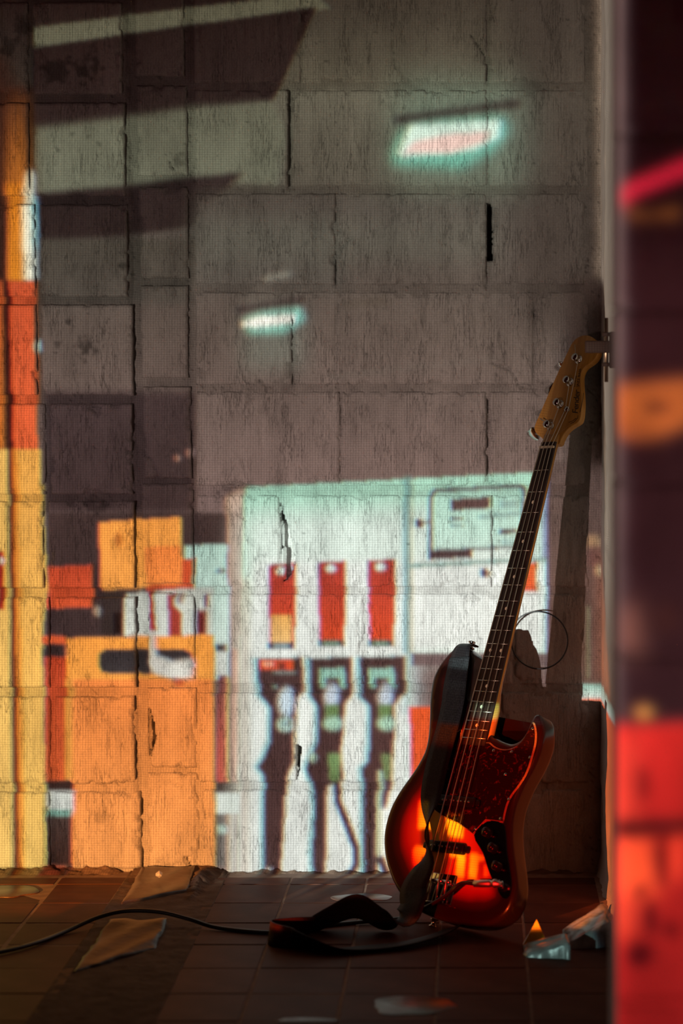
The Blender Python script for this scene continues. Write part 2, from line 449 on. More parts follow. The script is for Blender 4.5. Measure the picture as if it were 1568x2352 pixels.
def block(c, combed=True, off=0., step=4.0, rag=1.7):
    (ax, ay), (bx, by), (cx, cy), (dx, dy) = c           # TL TR BR BL readings on the wall
    nx = max(6, int(max(bx - ax, cx - dx) / step)); ny = max(6, int(max(dy - ay, cy - by) / step))
    u, v = np.meshgrid(np.linspace(0, 1, nx), np.linspace(0, 1, ny))
    X = (ax * (1 - u) + bx * u) * (1 - v) + (dx * (1 - u) + cx * u) * v
    Y = (ay * (1 - u) + by * u) * (1 - v) + (dy * (1 - u) + cy * u) * v
    wd, ht = cx - dx, dy - ay
    # ragged arrises
    e = np.minimum(np.minimum(u, 1 - u) * wd, np.minimum(v, 1 - v) * ht)
    fall = np.clip(1 - e / 14., 0, 1)
    X = X + fall * rag * 2 * (fbm(Y / 23., X / 23., 51) - .5); Y = Y + fall * rag * 2 * (fbm(X / 23., Y / 23., 52) - .5)
    seed = int(ax * 7 + ay * 13) % 997
    h = relief(X, Y, combed, seed)
    chip = np.clip(fbm(X / 20., Y / 20., 61) - .56, 0, 1) * 2.5
    h -= .004 * np.clip(1 - e / 5., 0, 1) ** 2 + .022 * chip * np.clip(1 - e / 16., 0, 1)
    t = stains(X, Y)
    tilt = rng.uniform(-.0012, .0012)
    h = h + off + tilt * (u - .5) * 2
    wx = (X - U0) / SC; wz = CAM.z - (Y - V0) / SC
    V = np.stack([wx, -h, wz], -1).reshape(-1, 3); F = grid_faces(nx, ny)
    idx = np.arange(nx * ny).reshape(ny, nx)
    ring = np.concatenate([idx[0], idx[1:, -1], idx[-1, -2::-1], idx[-2:0:-1, 0]])
    B = V[ring].copy(); B[:, 1] = .045
    n0 = len(V); V = np.vstack([V, B]); k = np.arange(len(ring)); l = np.roll(k, -1)
    side = np.stack([ring[k], ring[l], n0 + l, n0 + k], 1)
    F = np.vstack([F, side])
    T = np.concatenate([t.ravel(), t.ravel()[ring]]) * rng.uniform(.93, 1.05)
    return mesh_np('block', V, F, M['block' if combed else 'block_rough'], wall_back, True, {'tint': T})

# right-hand section: courses and their vertical joints (x, half gap)
RC = [(-262, -40, [(690, 1.5), (1120, 4)]), (-25, 190, [(692, 1.2), (1120, 2)]), (206, 428, [(665, 4), (1121, 1.2)]), (444, 654, [(771, 1.2), (1122, 5)]), (670, 884, [(672, 3), (1226, 1)]),
      (900, 1116, [(781, 1.2), (1121, 3.5)]), (1138, 1349, [(645, 1.5), (1131, 1.2)]), (1364, 1573, [(838, 1.2), (1180, 1.5)]), (1590, 1799, [(684, 2.2), (1150, 1.5)]), (1814, 2030, [(850, 1.2), (1112, 1.5)])]
for i, (y0, y1, js) in enumerate(RC):
    xl = 444 + 14 * (y0 / 1800.)
    xs = [(xl, 0)] + js + [(1352 - (10 if i % 2 else 0), 0)]
    for (xa, ga), (xb, gb) in zip(xs[:-1], xs[1:]):
        block([(xa + ga, y0), (xb - gb, y0), (xb - gb, y1), (xa + ga, y1)], True, rng.uniform(-.0012, .0012), 4.0 if y0 > -100 else 8.)
# narrow toothing column left of it
PC = [(-250, -40, 306, 422), (-25, 174, 308, 420), (196, 404, 312, 428), (430, 640, 318, 430), (656, 868, 322, 430), (888, 1100, 327, 437), (1112, 1342, 324, 442), (1362, 1560, 338, 446), (1580, 1764, 338, 450), (1776, 1996, 338, 455)]
for y0, y1, xa, xb in PC:
    block([(xa, y0), (xb, y0), (xb + 2, y1), (xa + 3, y1)], False, rng.uniform(-.001, .001), 4.0 if y0 > -100 else 8.)
# left-hand section
LC = [(-240, -10, 66, 282), (4, 216, 74, 278), (236, 450, 76, 285), (470, 682, 90, 290), (700, 908, 94, 303), (928, 1136, 114, 301), (1152, 1352, 110, 306), (1372, 1580, 124, 310), (1600, 1802, 126, 308), (1820, 1996, 124, 322)]
for y0, y1, xa, xb in LC:
    block([(xa, y0), (xb, y0), (xb + 2, y1), (xa + 2, y1)], True, rng.uniform(-.0015, .0015), 4.0 if y0 > -100 else 8.)
    block([(-190, y0), (xa - 12, y0), (xa - 10, y1), (-190, y1)], True, rng.uniform(-.0015, .0015), 4.0 if y0 > -100 else 8.)
    block([(-660, y0), (-200, y0), (-200, y1), (-660, y1)], True, 0, 12.)
# bed of mortar behind and between
xs = np.concatenate([np.arange(-680, -10, 20), np.arange(-10, 1392, 5.)]); ys = np.concatenate([np.arange(-290, -10, 20), np.arange(-10, 2040, 5.)])
X, Y = np.meshgrid(xs, ys)
h = -.0046 - .0050 * np.clip((460 - X) / 20., 0, 1) + .006 * (fbm(X / 18., Y / 18., 201) - .5) + .005 * (fbm(X / 60., Y / 60., 202) - .5)
h -= .016 * np.clip(1 - np.abs(X - (297 + Y * .014)) / 18., 0, 1) * fbm(X / 14., Y / 30., 203)      # deep joint beside the toothing
h += np.clip((X - 1345) / 20., 0, 1) * .008 * (fbm(X / 10., Y / 22., 204))
for dep, poly in HOLES: h = np.where(inside(poly, X, Y), h - dep * 1.2, h)
for w, dep, pts in CRACKS[:14]: h -= dep * np.clip(1 - seg_dist(pts, X, Y) / (w * 2.2), 0, 1)
V = np.stack([(X - U0) / SC, -h, CAM.z - (Y - V0) / SC], -1).reshape(-1, 3)
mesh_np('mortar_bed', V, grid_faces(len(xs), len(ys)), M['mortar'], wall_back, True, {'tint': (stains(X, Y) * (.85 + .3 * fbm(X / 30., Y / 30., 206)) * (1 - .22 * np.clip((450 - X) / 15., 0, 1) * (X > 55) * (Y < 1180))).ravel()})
v, f = box((-680 - U0) / SC, .255 + .2, .08, .2, -.05, CAM.z + (V0 + 290) / SC)
mesh('wall_core', v, f, M['plaster'], wall_back)

# ------------------------------------------------------------------ side wall and near wall end
wall_right = empty('wall_right', (.255, 0, 0)); tag(wall_right, 'narrow grey plastered return wall beside the bass neck', kind='structure')
ds = np.linspace(-.02, 1.62, 160); zs = np.linspace(-.02, 2.05, 220)
Dg, Zg = np.meshgrid(ds, zs)
hh = .004 * (fbm(Dg * 9, Zg * 9, 301) - .5) + .003 * (fbm(Dg * 40, Zg * 40, 302) - .5)
hh -= .010 * np.clip(fbm(Dg * 14, Zg * 7, 303) - .62, 0, 1) * 3
hh += .022 * np.clip(1 - Zg / .045, 0, 1) * (fbm(Dg * 34, Zg * 34, 305) - .1) * (fbm(Dg * 12, Zg * 3, 306) + .2)
V = np.stack([-hh, -Dg, Zg], -1).reshape(-1, 3)
mesh_np('plaster_face', V, grid_faces(160, 220, False), M['plaster'], wall_right, True)
v, f = box(.015, .25, -1.6, .05, -.02, 2.05); mesh('wall_core', v, f, M['plaster'], wall_right)

wall_near = empty('wall_near', (.164, -1.95, 0)); tag(wall_near, 'blurred blockwork wall end close to the camera, lit red near its foot', kind='structure')
ny0 = .0927
def near_block(z0, z1, x0, x1):
    n = 26; k = 16
    u, w = np.meshgrid(np.linspace(0, 1, n), np.linspace(0, 1, k))
    X = x0 + (x1 - x0) * u; Z = z0 + (z1 - z0) * w
    e = np.minimum(np.minimum(u, 1 - u) * (x1 - x0), np.minimum(w, 1 - w) * (z1 - z0))
    Y = .006 * (fbm(X * 18 + z0 * 50, Z * 18, 311) - .5) + .004 * np.clip(1 - e / .010, 0, 1) ** 2
    Vv = np.stack([X, Y, Z], -1).reshape(-1, 3); F = grid_faces(n, k, True)
    idx = np.arange(n * k).reshape(k, n); ring = np.concatenate([idx[0], idx[1:, -1], idx[-1, -2::-1], idx[-2:0:-1, 0]])
    Bk = Vv[ring].copy(); Bk[:, 1] = .14; n0 = len(Vv); q = np.arange(len(ring)); l = np.roll(q, -1)
    F = np.vstack([F, np.stack([ring[l], ring[q], n0 + q, n0 + l], 1)])
    mesh_np('block', np.vstack([Vv, Bk]), F, M['near'], wall_near, True)
for i in range(-1, 9):
    z0 = ny0 + .2 * i
    z1 = z0 + .196; z0 = max(z0, 0.002)
    if i % 2: near_block(z0, z1, 0, .39); near_block(z0, z1, .40, .79)
    else: near_block(z0, z1, 0, .19); near_block(z0, z1, .20, .59); near_block(z0, z1, .60, .79)
v, f = box(.004, .79, .004, .15, 0, 1.85); mesh('mortar_bed', v, f, M['near'], wall_near)

# ------------------------------------------------------------------ floor
floor = empty('floor', (0, 0, 0)); tag(floor, 'dark red-brown square tile floor with pale grout', kind='structure')
v, f = box(-2.6, 1.2, -6., .06, -.06, .0048); mesh('grout_bed', v, f, M['grout'], floor)
TOP = .006
def tile_mesh(w, d):
    g = .0022; return rbox(g, w - g, g, d - g, -.004, TOP, .003)
v, f = tile_mesh(.152, .155)
tme = bpy.data.meshes.new('tile'); tme.from_pydata(v, [], f); tme.materials.append(M['tile']); tme.update()
for r in range(0, 15):
    y1 = -(-.049 + .155 * r); y0 = y1 - .155
    for x0 in [-.519 + .152 * i for i in range(5)] + [-.828 - .154 * i for i in range(5)]:
        o = bpy.data.objects.new('tile', tme); col.objects.link(o); o.parent = floor
        o.location = (x0, y0, rng.uniform(-.0008, .0005)); o.rotation_euler = (rng.uniform(-.004, .004), rng.uniform(-.004, .004), rng.uniform(-.003, .003))
        if r == 0: o.scale = (1, .35, 1); o.location.y = y0 + .0
# ridge of fallen mortar at the foot of the wall and the scar of a removed partition
def ridge(name, xs, ds, hf, label, cat):
    X, Dd = np.meshgrid(xs, ds); Z = hf(X, Dd)
    V = np.stack([X, -Dd, Z], -1).reshape(-1, 3)
    o = mesh_np(name, V, grid_faces(len(xs), len(ds), False), M['dirt'], None, True)
    return tag(o, label, cat, kind='stuff')
def hscar(X, Dd):
    n = fbm(X * 60, Dd * 60, 401); c = np.clip(1 - np.abs(X + .598) / .105, 0, 1)
    h = -.001 + .014 * np.clip(c, 0, .5) * (n + .25) + .012 * np.clip(1 - Dd / .10, 0, 1) * (c > .1)
    h += .020 * np.clip(1 - np.abs(X + .545) / .03, 0, 1) * np.clip(1 - np.abs(Dd - .10) / .16, 0, 1) * (n + .3)
    h += .004 * np.clip(fbm(X * 110, Dd * 110, 402) - .70, 0, 1) * (c > .15) * 3
    return np.maximum(h, .0053 + .0025 * n - .02 * (c < .03))
ridge('rubble_strip', np.linspace(-.71, -.49, 90), np.linspace(-.01, 1.9, 520), hscar, 'strip of brown rubble and dirt where a partition wall was removed', 'rubble')
def hbase(X, Dd):
    e = .030 + .022 * fbm(X * 9, X * 0 + 3.3, 411) - .02 * np.clip((X + .30) / .15, 0, 1) * (X < -.02)
    n = fbm(X * 70, Dd * 70, 412)
    return -.004 + (.013 * np.clip(1 - Dd / e, 0, 1)) * (.5 + n) * np.clip((1 - np.abs(X + .17) / .46), 0, .25) * 4
ridge('mortar_ridge', np.linspace(-.55, .25, 220), np.linspace(-.008, .07, 40), hbase, 'crumbled mortar ridge along the foot of the wall behind the bass', 'rubble')
def hbase2(X, Dd):
    n = fbm(X * 70, Dd * 70, 422)
    return -.004 + (.020 * np.clip(1 - Dd / .045, 0, 1)) * (.4 + n) * np.clip((-.70 - X) / .03, 0, 1)
ridge('mortar_ridge', np.linspace(-1.4, -.712, 160), np.linspace(-.008, .06, 30), hbase2, 'thin crumbled mortar ridge below the yellow-lit wall', 'rubble')

def screed(name, corners, top, amp, label, mt, seed, n=28, thick=.02, cat='slab', kind=None, wave=1.0):
    (ax, ay), (bx, by), (cx, cy), (dx, dy) = corners       # (X, d) back-left, back-right, front-right, front-left
    u, v = np.meshgrid(np.linspace(0, 1, n), np.linspace(0, 1, n))
    X = (ax * (1 - u) + bx * u) * (1 - v) + (dx * (1 - u) + cx * u) * v
    Dd = (ay * (1 - u) + by * u) * (1 - v) + (dy * (1 - u) + cy * u) * v
    e = np.minimum(np.minimum(u, 1 - u), np.minimum(v, 1 - v)); fall = np.clip(1 - e / .15, 0, 1)
    X = X + .012 * fall * (fbm(X * 40, Dd * 40, seed) - .5) * wave; Dd = Dd + .018 * fall * (fbm(X * 40, Dd * 40, seed + 1) - .5) * wave
    if callable(top): Z = top(u, v)
    else: Z = np.full(X.shape, top)
    Z = Z + amp * (fbm(u * 2.2 + seed, v * 5.5, seed + 2) - .5) * 2 - .004 * np.clip(1 - e / .05, 0, 1) * wave
    V = np.stack([X, -Dd, Z], -1).reshape(-1, 3); F = grid_faces(n, n, False)
    idx = np.arange(n * n).reshape(n, n); ring = np.concatenate([idx[0], idx[1:, -1], idx[-1, -2::-1], idx[-2:0:-1, 0]])
    Bk = V[ring].copy(); Bk[:, 2] = np.minimum(Bk[:, 2] - .002, Z.min() - thick); n0 = len(V); q = np.arange(len(ring)); l = np.roll(q, -1)
    F = np.vstack([F, np.stack([ring[l], ring[q], n0 + q, n0 + l], 1)[:, ::-1]])
    o = mesh_np(name, np.vstack([V, Bk]), F, mt, None, True)
    return tag(o, label, cat)
screed('screed_slab', [(-.672, .015), (-.565, .012), (-.558, .17), (-.670, .275)], lambda u, v: .022 - .010 * v + .0011 * np.sin(2 * math.pi * (1.1 * u + 1.6 * v)), .0016,
       'smooth glossy screed slab lit orange at the foot of the wall', M['screed'], 501, thick=.02, wave=.5)
screed('screed_slab', [(-.668, .42), (-.565, .42), (-.560, .60), (-.676, .76)], lambda u, v: .017 - .006 * v + .0014 * np.sin(2 * math.pi * (1.2 * u + 1.7 * v)), .0016,
       'worn glossy screed slab crossed by the black cable', M['screed_dark'], 512, thick=.016, wave=.7)
# glazed shards and shiny scraps
screed('glazed_shard', [(.155, .545), (.232, .50), (.238, .585), (.165, .605)], lambda u, v: .010 + .040 * u + .018 * (1 - v), .004, 'shiny pale shard with crumbly end against the return wall', M['glaze'], 521, 14, .012, 'shard')
screed('glazed_shard', [(.085, .600), (.160, .625), (.165, .670), (.088, .655)], lambda u, v: .008 + .026 * u + .010 * (1 - v), .003, 'long flat grey shiny shard lying before the other shard', M['glaze'], 523, 14, .010, 'shard')
for cx, cd, rx, rd, sd, lab in ((-.105, .955, .075, .055, 531, 'large shiny patch on the dark floor tiles'), (-.26, 1.03, .05, .014, 533, 'narrow shiny streak on the dark floor tiles'),
                                (-.215, .215, .055, .035, 535, 'shiny smear on tiles below the pump hoses'), (-.91, .17, .06, .05, 537, 'dull patch on tiles below the yellow column')):
    n = 36; P = []
    for k in range(n):
        a = 2 * math.pi * k / n; r = .6 + .75 * float(fbm(np.cos(a) * 1.1 + 5, np.sin(a) * 1.1 + 5, sd, 2)); P.append((cx + rx * r * math.cos(a), -cd + rd * r * math.sin(a)))
    v, f = slab(P, TOP - .002, TOP + .0009, .0009, 2)  # thin smooth plates on the tiles, shinier than the tiles around
    tag(mesh('gloss_patch', v, f, M['gloss'], None, True), lab, 'wet patch', 'shiny patches on the tiles')
# upright little rubble fragment, projected orange light painted on as yellow
v = [(-.022, 0, 0), (.022, .004, 0), (.002, -.002, .046), (-.022, .012, 0), (.022, .016, 0), (.002, .008, .042)]
f = [(0, 1, 2), (3, 5, 4), (0, 2, 5, 3), (1, 4, 5, 2), (0, 3, 4, 1)]
o = mesh('rubble_fragment', v, f, M['lit_yellow_fragment']); o.location = (.107, -.575, TOP); tag(o, 'small pointed rubble fragment before the bass, projected light painted yellow', 'chip')
# crumbs
for i, (X, d, s, lab) in enumerate(((.222, .42, .010, 'largest orange-lit rubble crumb beside the return wall'), (.228, .445, .007, 'middle-sized rubble crumb close behind the crumbly pale shard'), (.200, .46, .006, 'smallest rubble crumb lying alone on the tiles near the return wall'),
                                    (-.62, .13, .008, 'small crumb of mortar lying on the orange-lit screed slab'))):
    bm = bmesh.new(); bmesh.ops.create_icosphere(bm, subdivisions=1, radius=s)
    for q in bm.verts: q.co *= random.uniform(.7, 1.25); q.co.z *= .8
    me = bpy.data.meshes.new('rubble_crumb'); bm.to_mesh(me); bm.free()
    o = link('rubble_crumb', me, M['plaster']); o.location = (X, -d, TOP + s * .6 + (.02 if i == 3 else 0)); tag(o, lab, 'crumb', 'rubble crumbs' if i < 3 else None)

# ------------------------------------------------------------------ bass guitar
def Ry(t): return Matrix.Rotation(t, 3, 'Y')
def Rx(t): return Matrix.Rotation(t, 3, 'X')
BASE = Matrix(((1, 0, 0), (0, 0, -1), (0, 1, 0)))     # local x right, y up the neck, z out of the front
G_old = Ry(.2604385) @ Rx(-.38289678) @ BASE @ Ry(-.80354556)
G = Ry(.2604385) @ Rx(-.350) @ BASE @ Ry(-.80354556)
foot = Vector((.13800444, -.10849147, .86734646)) + G_old @ Vector((.05, -.93, 0))
NUT = foot - G @ Vector((.05, -.93, 0))
UB = .935
BODY = [(-.0705, -.4205), (-.085, -.4115), (-.1000, -.4092), (-.1212, -.4182), (-.1397, -.4388), (-.1507, -.4649), (-.1524, -.4872), (-.1462, -.5226), (-.1366, -.5541), (-.1275, -.5888), (-.1250, -.6183),
        (-.1310, -.6410), (-.1420, -.6647), (-.1638, -.7027), (-.1753, -.7358), (-.1775, -.7683), (-.1720, -.7985), (-.1560, -.8319), (-.1352, -.8582), (-.1122, -.8814), (-.0790, -.9040), (-.045, -.918),
        (-.0032, -.9269), (.0491, -.9335), (.1029, -.9331), (.1407, -.9267), (.1698, -.9101), (.1833, -.8871), (.1830, -.8572), (.1710, -.8242), (.1520, -.7846), (.1400, -.7538), (.1340, -.7250), (.1345, -.7000),
        (.1420, -.6680), (.1550, -.6350), (.1625, -.6000), (.1600, -.5720), (.1500, -.5480), (.1370, -.5365), (.1270, -.5400), (.1215, -.5550), (.1185, -.5680), (.1085, -.5860), (.0900, -.5945), (.0703, -.5926), (.0500, -.5873),
        (.033, -.582), (.0, -.55), (-.030, -.5240), (-.0385, -.5210), (-.0455, -.5130), (-.0490, -.5017), (-.0515, -.4702), (-.0605, -.4340)]
BO = ccw(catmull(BODY, 4))
HF, HB = -.005, -.049            # body front and back, measured from the fingerboard plane
# lowest point of the back rim rests on the tiles
zmin = min((NUT + G @ Vector((q[0], q[1], HB))).z for q in BO)
NUT.z += TOP - .0005 - zmin
guitar = empty('bass_guitar'); guitar.matrix_world = Matrix.Translation(NUT + G @ Vector((0, -UB, 0))) @ G.to_4x4()
GW = Matrix.Translation(NUT) @ G.to_4x4()
tag(guitar, 'sunburst electric bass guitar with tortoise pickguard leaning in the wall corner', 'bass guitar')
def gl(V): return [(p[0], p[1] + UB, p[2]) for p in V]
def gpart(name, vf, mt, parent=None, smooth=False): return mesh(name, gl(vf[0]), vf[1], mt, parent or guitar, smooth)

def build_body():
    r = .010; steps = 5; V = []; rim = []; F = []; n = len(BO); rings = []
    prof = [(r * (1 - math.sin(math.pi / 2 * k / steps)), HB + r * (1 - math.cos(math.pi / 2 * k / steps))) for k in range(steps + 1)]
    prof += [(o, HF - (h - HB)) for o, h in reversed(prof)]
    for o, h in prof:
        Q = offset(BO, o); rings.append(len(V)); V += [(q[0], q[1], h) for q in Q]; rim += [o] * n
    for a, b_ in zip(rings[:-1], rings[1:]):
        for i in range(n):
            j = (i + 1) % n; F.append((a + i, a + j, b_ + j, b_ + i))
    F.append(tuple(range(n - 1, -1, -1)))
    Q = offset(BO, 0.0 + prof[-1][0]); pts = [Vector(q) for q in Q]
    gx, gy = np.meshgrid(np.arange(-.18, .19, .008), np.arange(-.94, -.40, .008)); gx = gx.ravel(); gy = gy.ravel()
    d = seg_dist([tuple(q) for q in BO] + [tuple(BO[0])], gx, gy); ok = inside([tuple(q) for q in BO], gx, gy) & (d > r + .004)
    pts += [Vector((a, b_)) for a, b_ in zip(gx[ok], gy[ok])]
    res = delaunay_2d_cdt(pts, [], [list(range(n))], 1, 1e-6)
    vv, ff, orig = res[0], res[2], res[3]
    base = rings[-1]; remap = {}
    for k, p in enumerate(vv):
        src = [s for s in orig[k] if s < n]
        if src: remap[k] = base + src[0]
        else:
            remap[k] = len(V); V.append((p.x, p.y, HF))
            rim.append(float(seg_dist([tuple(q) for q in BO] + [tuple(BO[0])], np.array([p.x]), np.array([p.y]))[0]))
    for q in ff:
        q = [remap[k] for k in q]
        if len(set(q)) == len(q): F.append(tuple(q))
    o = gpart('body', (V, F), M['burst'], None, True)
    at = o.data.attributes.new('rim', 'FLOAT', 'POINT')
    vals = np.array(rim, np.float32)
    if len(vals) == len(o.data.vertices): at.data.foreach_set('value', vals)
    return o
body = build_body()
body['label'] = 'glossy sunburst body, red fading to black rim'

# pickguard
PG = [(.0401, -.5975), (.0572, -.6055), (.0798, -.6085), (.1021, -.6031), (.1187, -.5877), (.1275, -.5660), (.1320, -.5540), (.1400, -.5600), (.1490, -.5800), (.1518, -.6034), (.1483, -.6460), (.1375, -.6718), (.1251, -.6920), (.1190, -.7127),
      (.1195, -.7427)]
PG2 = [(.0772, -.7419), (.0548, -.7703), (.0121, -.7538), (-.0151, -.7478), (-.0468, -.7378), (-.0760, -.7230), (-.0871, -.7118), (-.0930, -.690), (-.0900, -.665), (-.0830, -.640), (-.0740, -.610), (-.0560, -.588), (-.0400, -.575), (-.0330, -.5975)]
pgo = np.vstack([catmull(PG, 4, False), np.array(PG2[:2]), catmull(PG2[1:-1], 3, False)[1:], np.array(PG2[-1:])])
pg = gpart('pickguard', slab(pgo, HF, HF + .0025, .0012, 2), M['tortoise'], None, False)
pg['label'] = 'dark red tortoise shell pickguard'
ring = ccw(pgo); n = len(ring); o1 = offset(ring, -.0004); o2 = offset(ring, .0014)
V = [(q[0], q[1], HF + .0010) for q in o1] + [(q[0], q[1], HF + .0029) for q in o2]
F = [(i, (i + 1) % n, n + (i + 1) % n, n + i) for i in range(n)]
e_ = mesh('bevel_edge', gl(V), F, M['guard_edge'], pg)
for q in ((.1365, -.566), (.147, -.62), (.121, -.70), (.112, -.737), (.058, -.761), (.005, -.746), (.055, -.612), (.10, -.612), (-.082, -.70), (.098, -.655)):
    vv, ff = lathe([(.0030, 0), (.0030, .0008), (.0018, .0016)], 10)
    mesh('screw', gl([(a + q[0], b_ + q[1], c + HF + .0024) for a, b_, c in vv]), ff, M['chrome'], pg, True)

# control plate, knobs, jack
CP = [(.0565, -.7715), (.0800, -.7440), (.1185, -.7445), (.1330, -.7650), (.1450, -.7950), (.1620, -.8260), (.1735, -.8500), (.1760, -.8690), (.1690, -.8780), (.1540, -.8730), (.1272, -.8480), (.1110, -.8308), (.0881, -.8015)]
plate = gpart('control_plate', slab(catmull(CP, 3), HF, HF + .0018, .0006), mat('blackened_chrome', (.10, .10, .11), .16, 1.)[0])
for q in ((.0930, -.7655), (.1160, -.7920), (.1360, -.8233)):
    vv, ff = lathe([(.0105, 0), (.0105, .003), (.0090, .006), (.0084, .013), (.0072, .0145), (.004, .0145)], 24)
    k = mesh('knob', gl([(a + q[0], b_ + q[1], c + HF + .0018) for a, b_, c in vv]), ff, M['knob'], plate, True)
    vv, ff = lathe([(.0045, 0), (.0045, .001), (.002, .0015)], 12)
    mesh('knob_cap', gl([(a + q[0], b_ + q[1], c + HF + .0162) for a, b_, c in vv]), ff, M['knob'], k, True)
vv, ff = lathe([(.0095, 0), (.0095, .002), (.0065, .003), (.0055, .007), (.0035, .007)], 18)
JK = (.1480, -.8555)
mesh('jack', gl([(a + JK[0], b_ + JK[1], c + HF + .0018) for a, b_, c in vv]), ff, M['chrome'], plate, True)

# pickups
def pickup(v0, v1, u0, u1, name):
    p = gpart(name, rbox(v0, v1, u0, u1, HF, HF + .0105, .004), M['black'], None, True)
    for k in range(4):
        for dlt in (-.004, .004):
            vv, ff = lathe([(.0022, 0), (.0022, .0012), (.0012, .0018)], 10)
            mesh('pole_piece', gl([(a + -.0285 + .019 * k + dlt, b_ + (u0 + u1) / 2, c + HF + .0103) for a, b_, c in vv]), ff, M['chrome'], p, True)
    for sx in (v0 - .004, v1 + .004):
        vv, ff = rbox(sx - .006, sx + .006, (u0 + u1) / 2 - .006, (u0 + u1) / 2 + .006, HF, HF + .008, .003)
        mesh('mounting_ear', gl(vv), ff, M['black'], p, True)
pickup(-.0465, .0465, -.7235, -.7045, 'pickup'); pickup(-.0465, .0470, -.8105, -.7905, 'pickup')
# bridge
SAD = -.8636
br = gpart('bridge', rbox(-.042, .042, -.905, -.848, HF, HF + .002, .003), M['chrome'], None, True)
vv, ff = rbox(-.042, .042, -.905, -.902, HF, HF + .013, .001); mesh('bridge_lip', gl(vv), ff, M['chrome'], br, True)
for k in range(4):
    v0 = -.0285 + .019 * k
    vv, ff = tube([(v0 - .0085, SAD, HF + .0095), (v0 + .0085, SAD, HF + .0095)], .0035, 12); mesh('saddle', gl(vv), ff, M['chrome'], br, True)
    vv, ff = tube([(v0, SAD, HF + .0085), (v0, -.902, HF + .0085)], .0012, 8); mesh('saddle_screw', gl(vv), ff, M['chrome'], br, True)

# neck, fingerboard, frets, inlays
def hw(s): return .01905 + (.031 - .01905) * s / .5916
V = []; F = []; us = np.concatenate([np.linspace(.03, -.50, 24), np.linspace(-.515, -.605, 6)]); K = 14
for u in us:
    w = hw(-u) if u < 0 else hw(0); t = .0145 + .004 * max(0, -u) / .5
    heel = np.clip((-u - .49) / .04, 0, 1)
    for k in range(K):
        a = math.pi * k / (K - 1)
        x = math.cos(a); y = math.sin(a)
        pw = .9 * (1 - heel) + .25 * heel
        V.append((w * np.sign(x) * abs(x) ** pw, u, -.005 - (t * (1 - heel) + .020 * heel) * abs(y) ** (.9 * (1 - heel) + .2 * heel)))
for i in range(len(us) - 1):
    for k in range(K):
        l = (k + 1) % K; F.append((i * K + k, (i + 1) * K + k, (i + 1) * K + l, i * K + l))
F.append(tuple(range(K))); F.append(tuple((len(us) - 1) * K + k for k in range(K - 1, -1, -1)))
neck = gpart('neck', (V, F), M['maple'], None, True)
FB = [(-hw(0), .012), (hw(0), .012), (hw(.605), -.605), (-hw(.605), -.605)]
fb = gpart('fingerboard', slab(FB, -.0055, -.0002, .0010), M['rosewood'])
gpart('nut', rbox(-hw(0), hw(0), -.002, .0025, -.002, .0026, .0008), M['ivory'], fb, True)
S = .8636
for k in range(1, 21):
    s = S * (1 - 2 ** (-k / 12)); w = hw(s) - .0008
    gpart('fret', tube([(-w, -s, .0000), (w, -s, .0000)], .0008, 6), M['fret'], fb, True)
def dot(v0, s):
    vv, ff = lathe([(.0034, 0), (.0034, .0003)], 14); mesh('inlay_dot', gl([(a + v0, b_ - s, c - .0002) for a, b_, c in vv]), ff, M['ivory'], fb)
fp = lambda k: S * (1 - 2 ** (-k / 12))
for k in (3, 5, 7, 9, 15, 17, 19): dot(0, (fp(k) + fp(k - 1)) / 2)
for sgn in (-1, 1): dot(sgn * .0135, (fp(12) + fp(11)) / 2)

HS = [(-.0190, .010), (.0190, .010), (.0240, .0207), (.0268, .0296), (.0341, .0412), (.0460, .0494), (.0575, .0560), (.0605, .0640), (.0590, .0780), (.0521, .1051), (.0395, .1399), (.0340, .1600), (.0385, .1750), (.0548, .1861), (.0632, .1978),
      (.0640, .2133), (.0575, .2272), (.0400, .2405), (.0212, .2470), (.0037, .2449), (-.0096, .2345), (-.0167, .2148), (-.0339, .1493), (-.0497, .0794), (-.0550, .0560), (-.0530, .0440), (-.0430, .0340), (-.0262, .0240), (-.0205, .016)]
hs = gpart('headstock', slab(catmull(HS, 4), -.0225, -.0085, .0018, 3), M['maple'], neck, True)
HH = -.0085
POSTS = [(-.0128, .0496, -.052), (-.0013, .0961, -.045), (.0098, .1443, -.0345), (.0181, .1930, -.0225)]
for i, (pv, pu, ev) in enumerate(POSTS):
    vv, ff = lathe([(.0092, 0), (.0092, .0012), (.0072, .0020), (.0060, .0035), (.0056, .0090), (.0078, .0110), (.0082, .0130), (.0072, .0150), (.0045, .0162), (.0012, .0166)], 22)
    t = mesh('tuning_post', gl([(a + pv, b_ + pu, c + HH) for a, b_, c in vv]), ff, M['chrome'], guitar, True)
    vv, ff = rbox(pv - .014, pv + .014, pu - .016, pu + .016, -.028, -.0225, .003); mesh('machine_plate', gl(vv), ff, M['chrome'], t, True)
    kv = ev - .022
    vv, ff = tube([(pv, pu, -.030), (kv + .008, pu - .004, -.030)], .0032, 10); mesh('key_shaft', gl(vv), ff, M['chrome'], t, True)
    lobes = []
    for q in range(28):                        # clover-leaf key
        a = 2 * math.pi * q / 28; r = .0135 * (1 + .20 * math.cos(3 * a)); lobes.append((-r * math.cos(a), r * math.sin(a)))
    vv, ff = slab(lobes, -.0016, .0016, .0008, 2); an = (.9, -.5, .25, 1.1)[i]
    R_ = Matrix.Rotation(an, 3, 'X')
    vv = [tuple(Vector((kv, pu - .004, -.030)) + R_ @ Vector(p)) for p in vv]
    mesh('tuning_key', gl(vv), ff, M['chrome'], t, True)
vv, ff = lathe([(.0055, 0), (.0055, .001), (.004, .0025), (.0055, .004), (.0058, .0055), (.003, .0062)], 18)
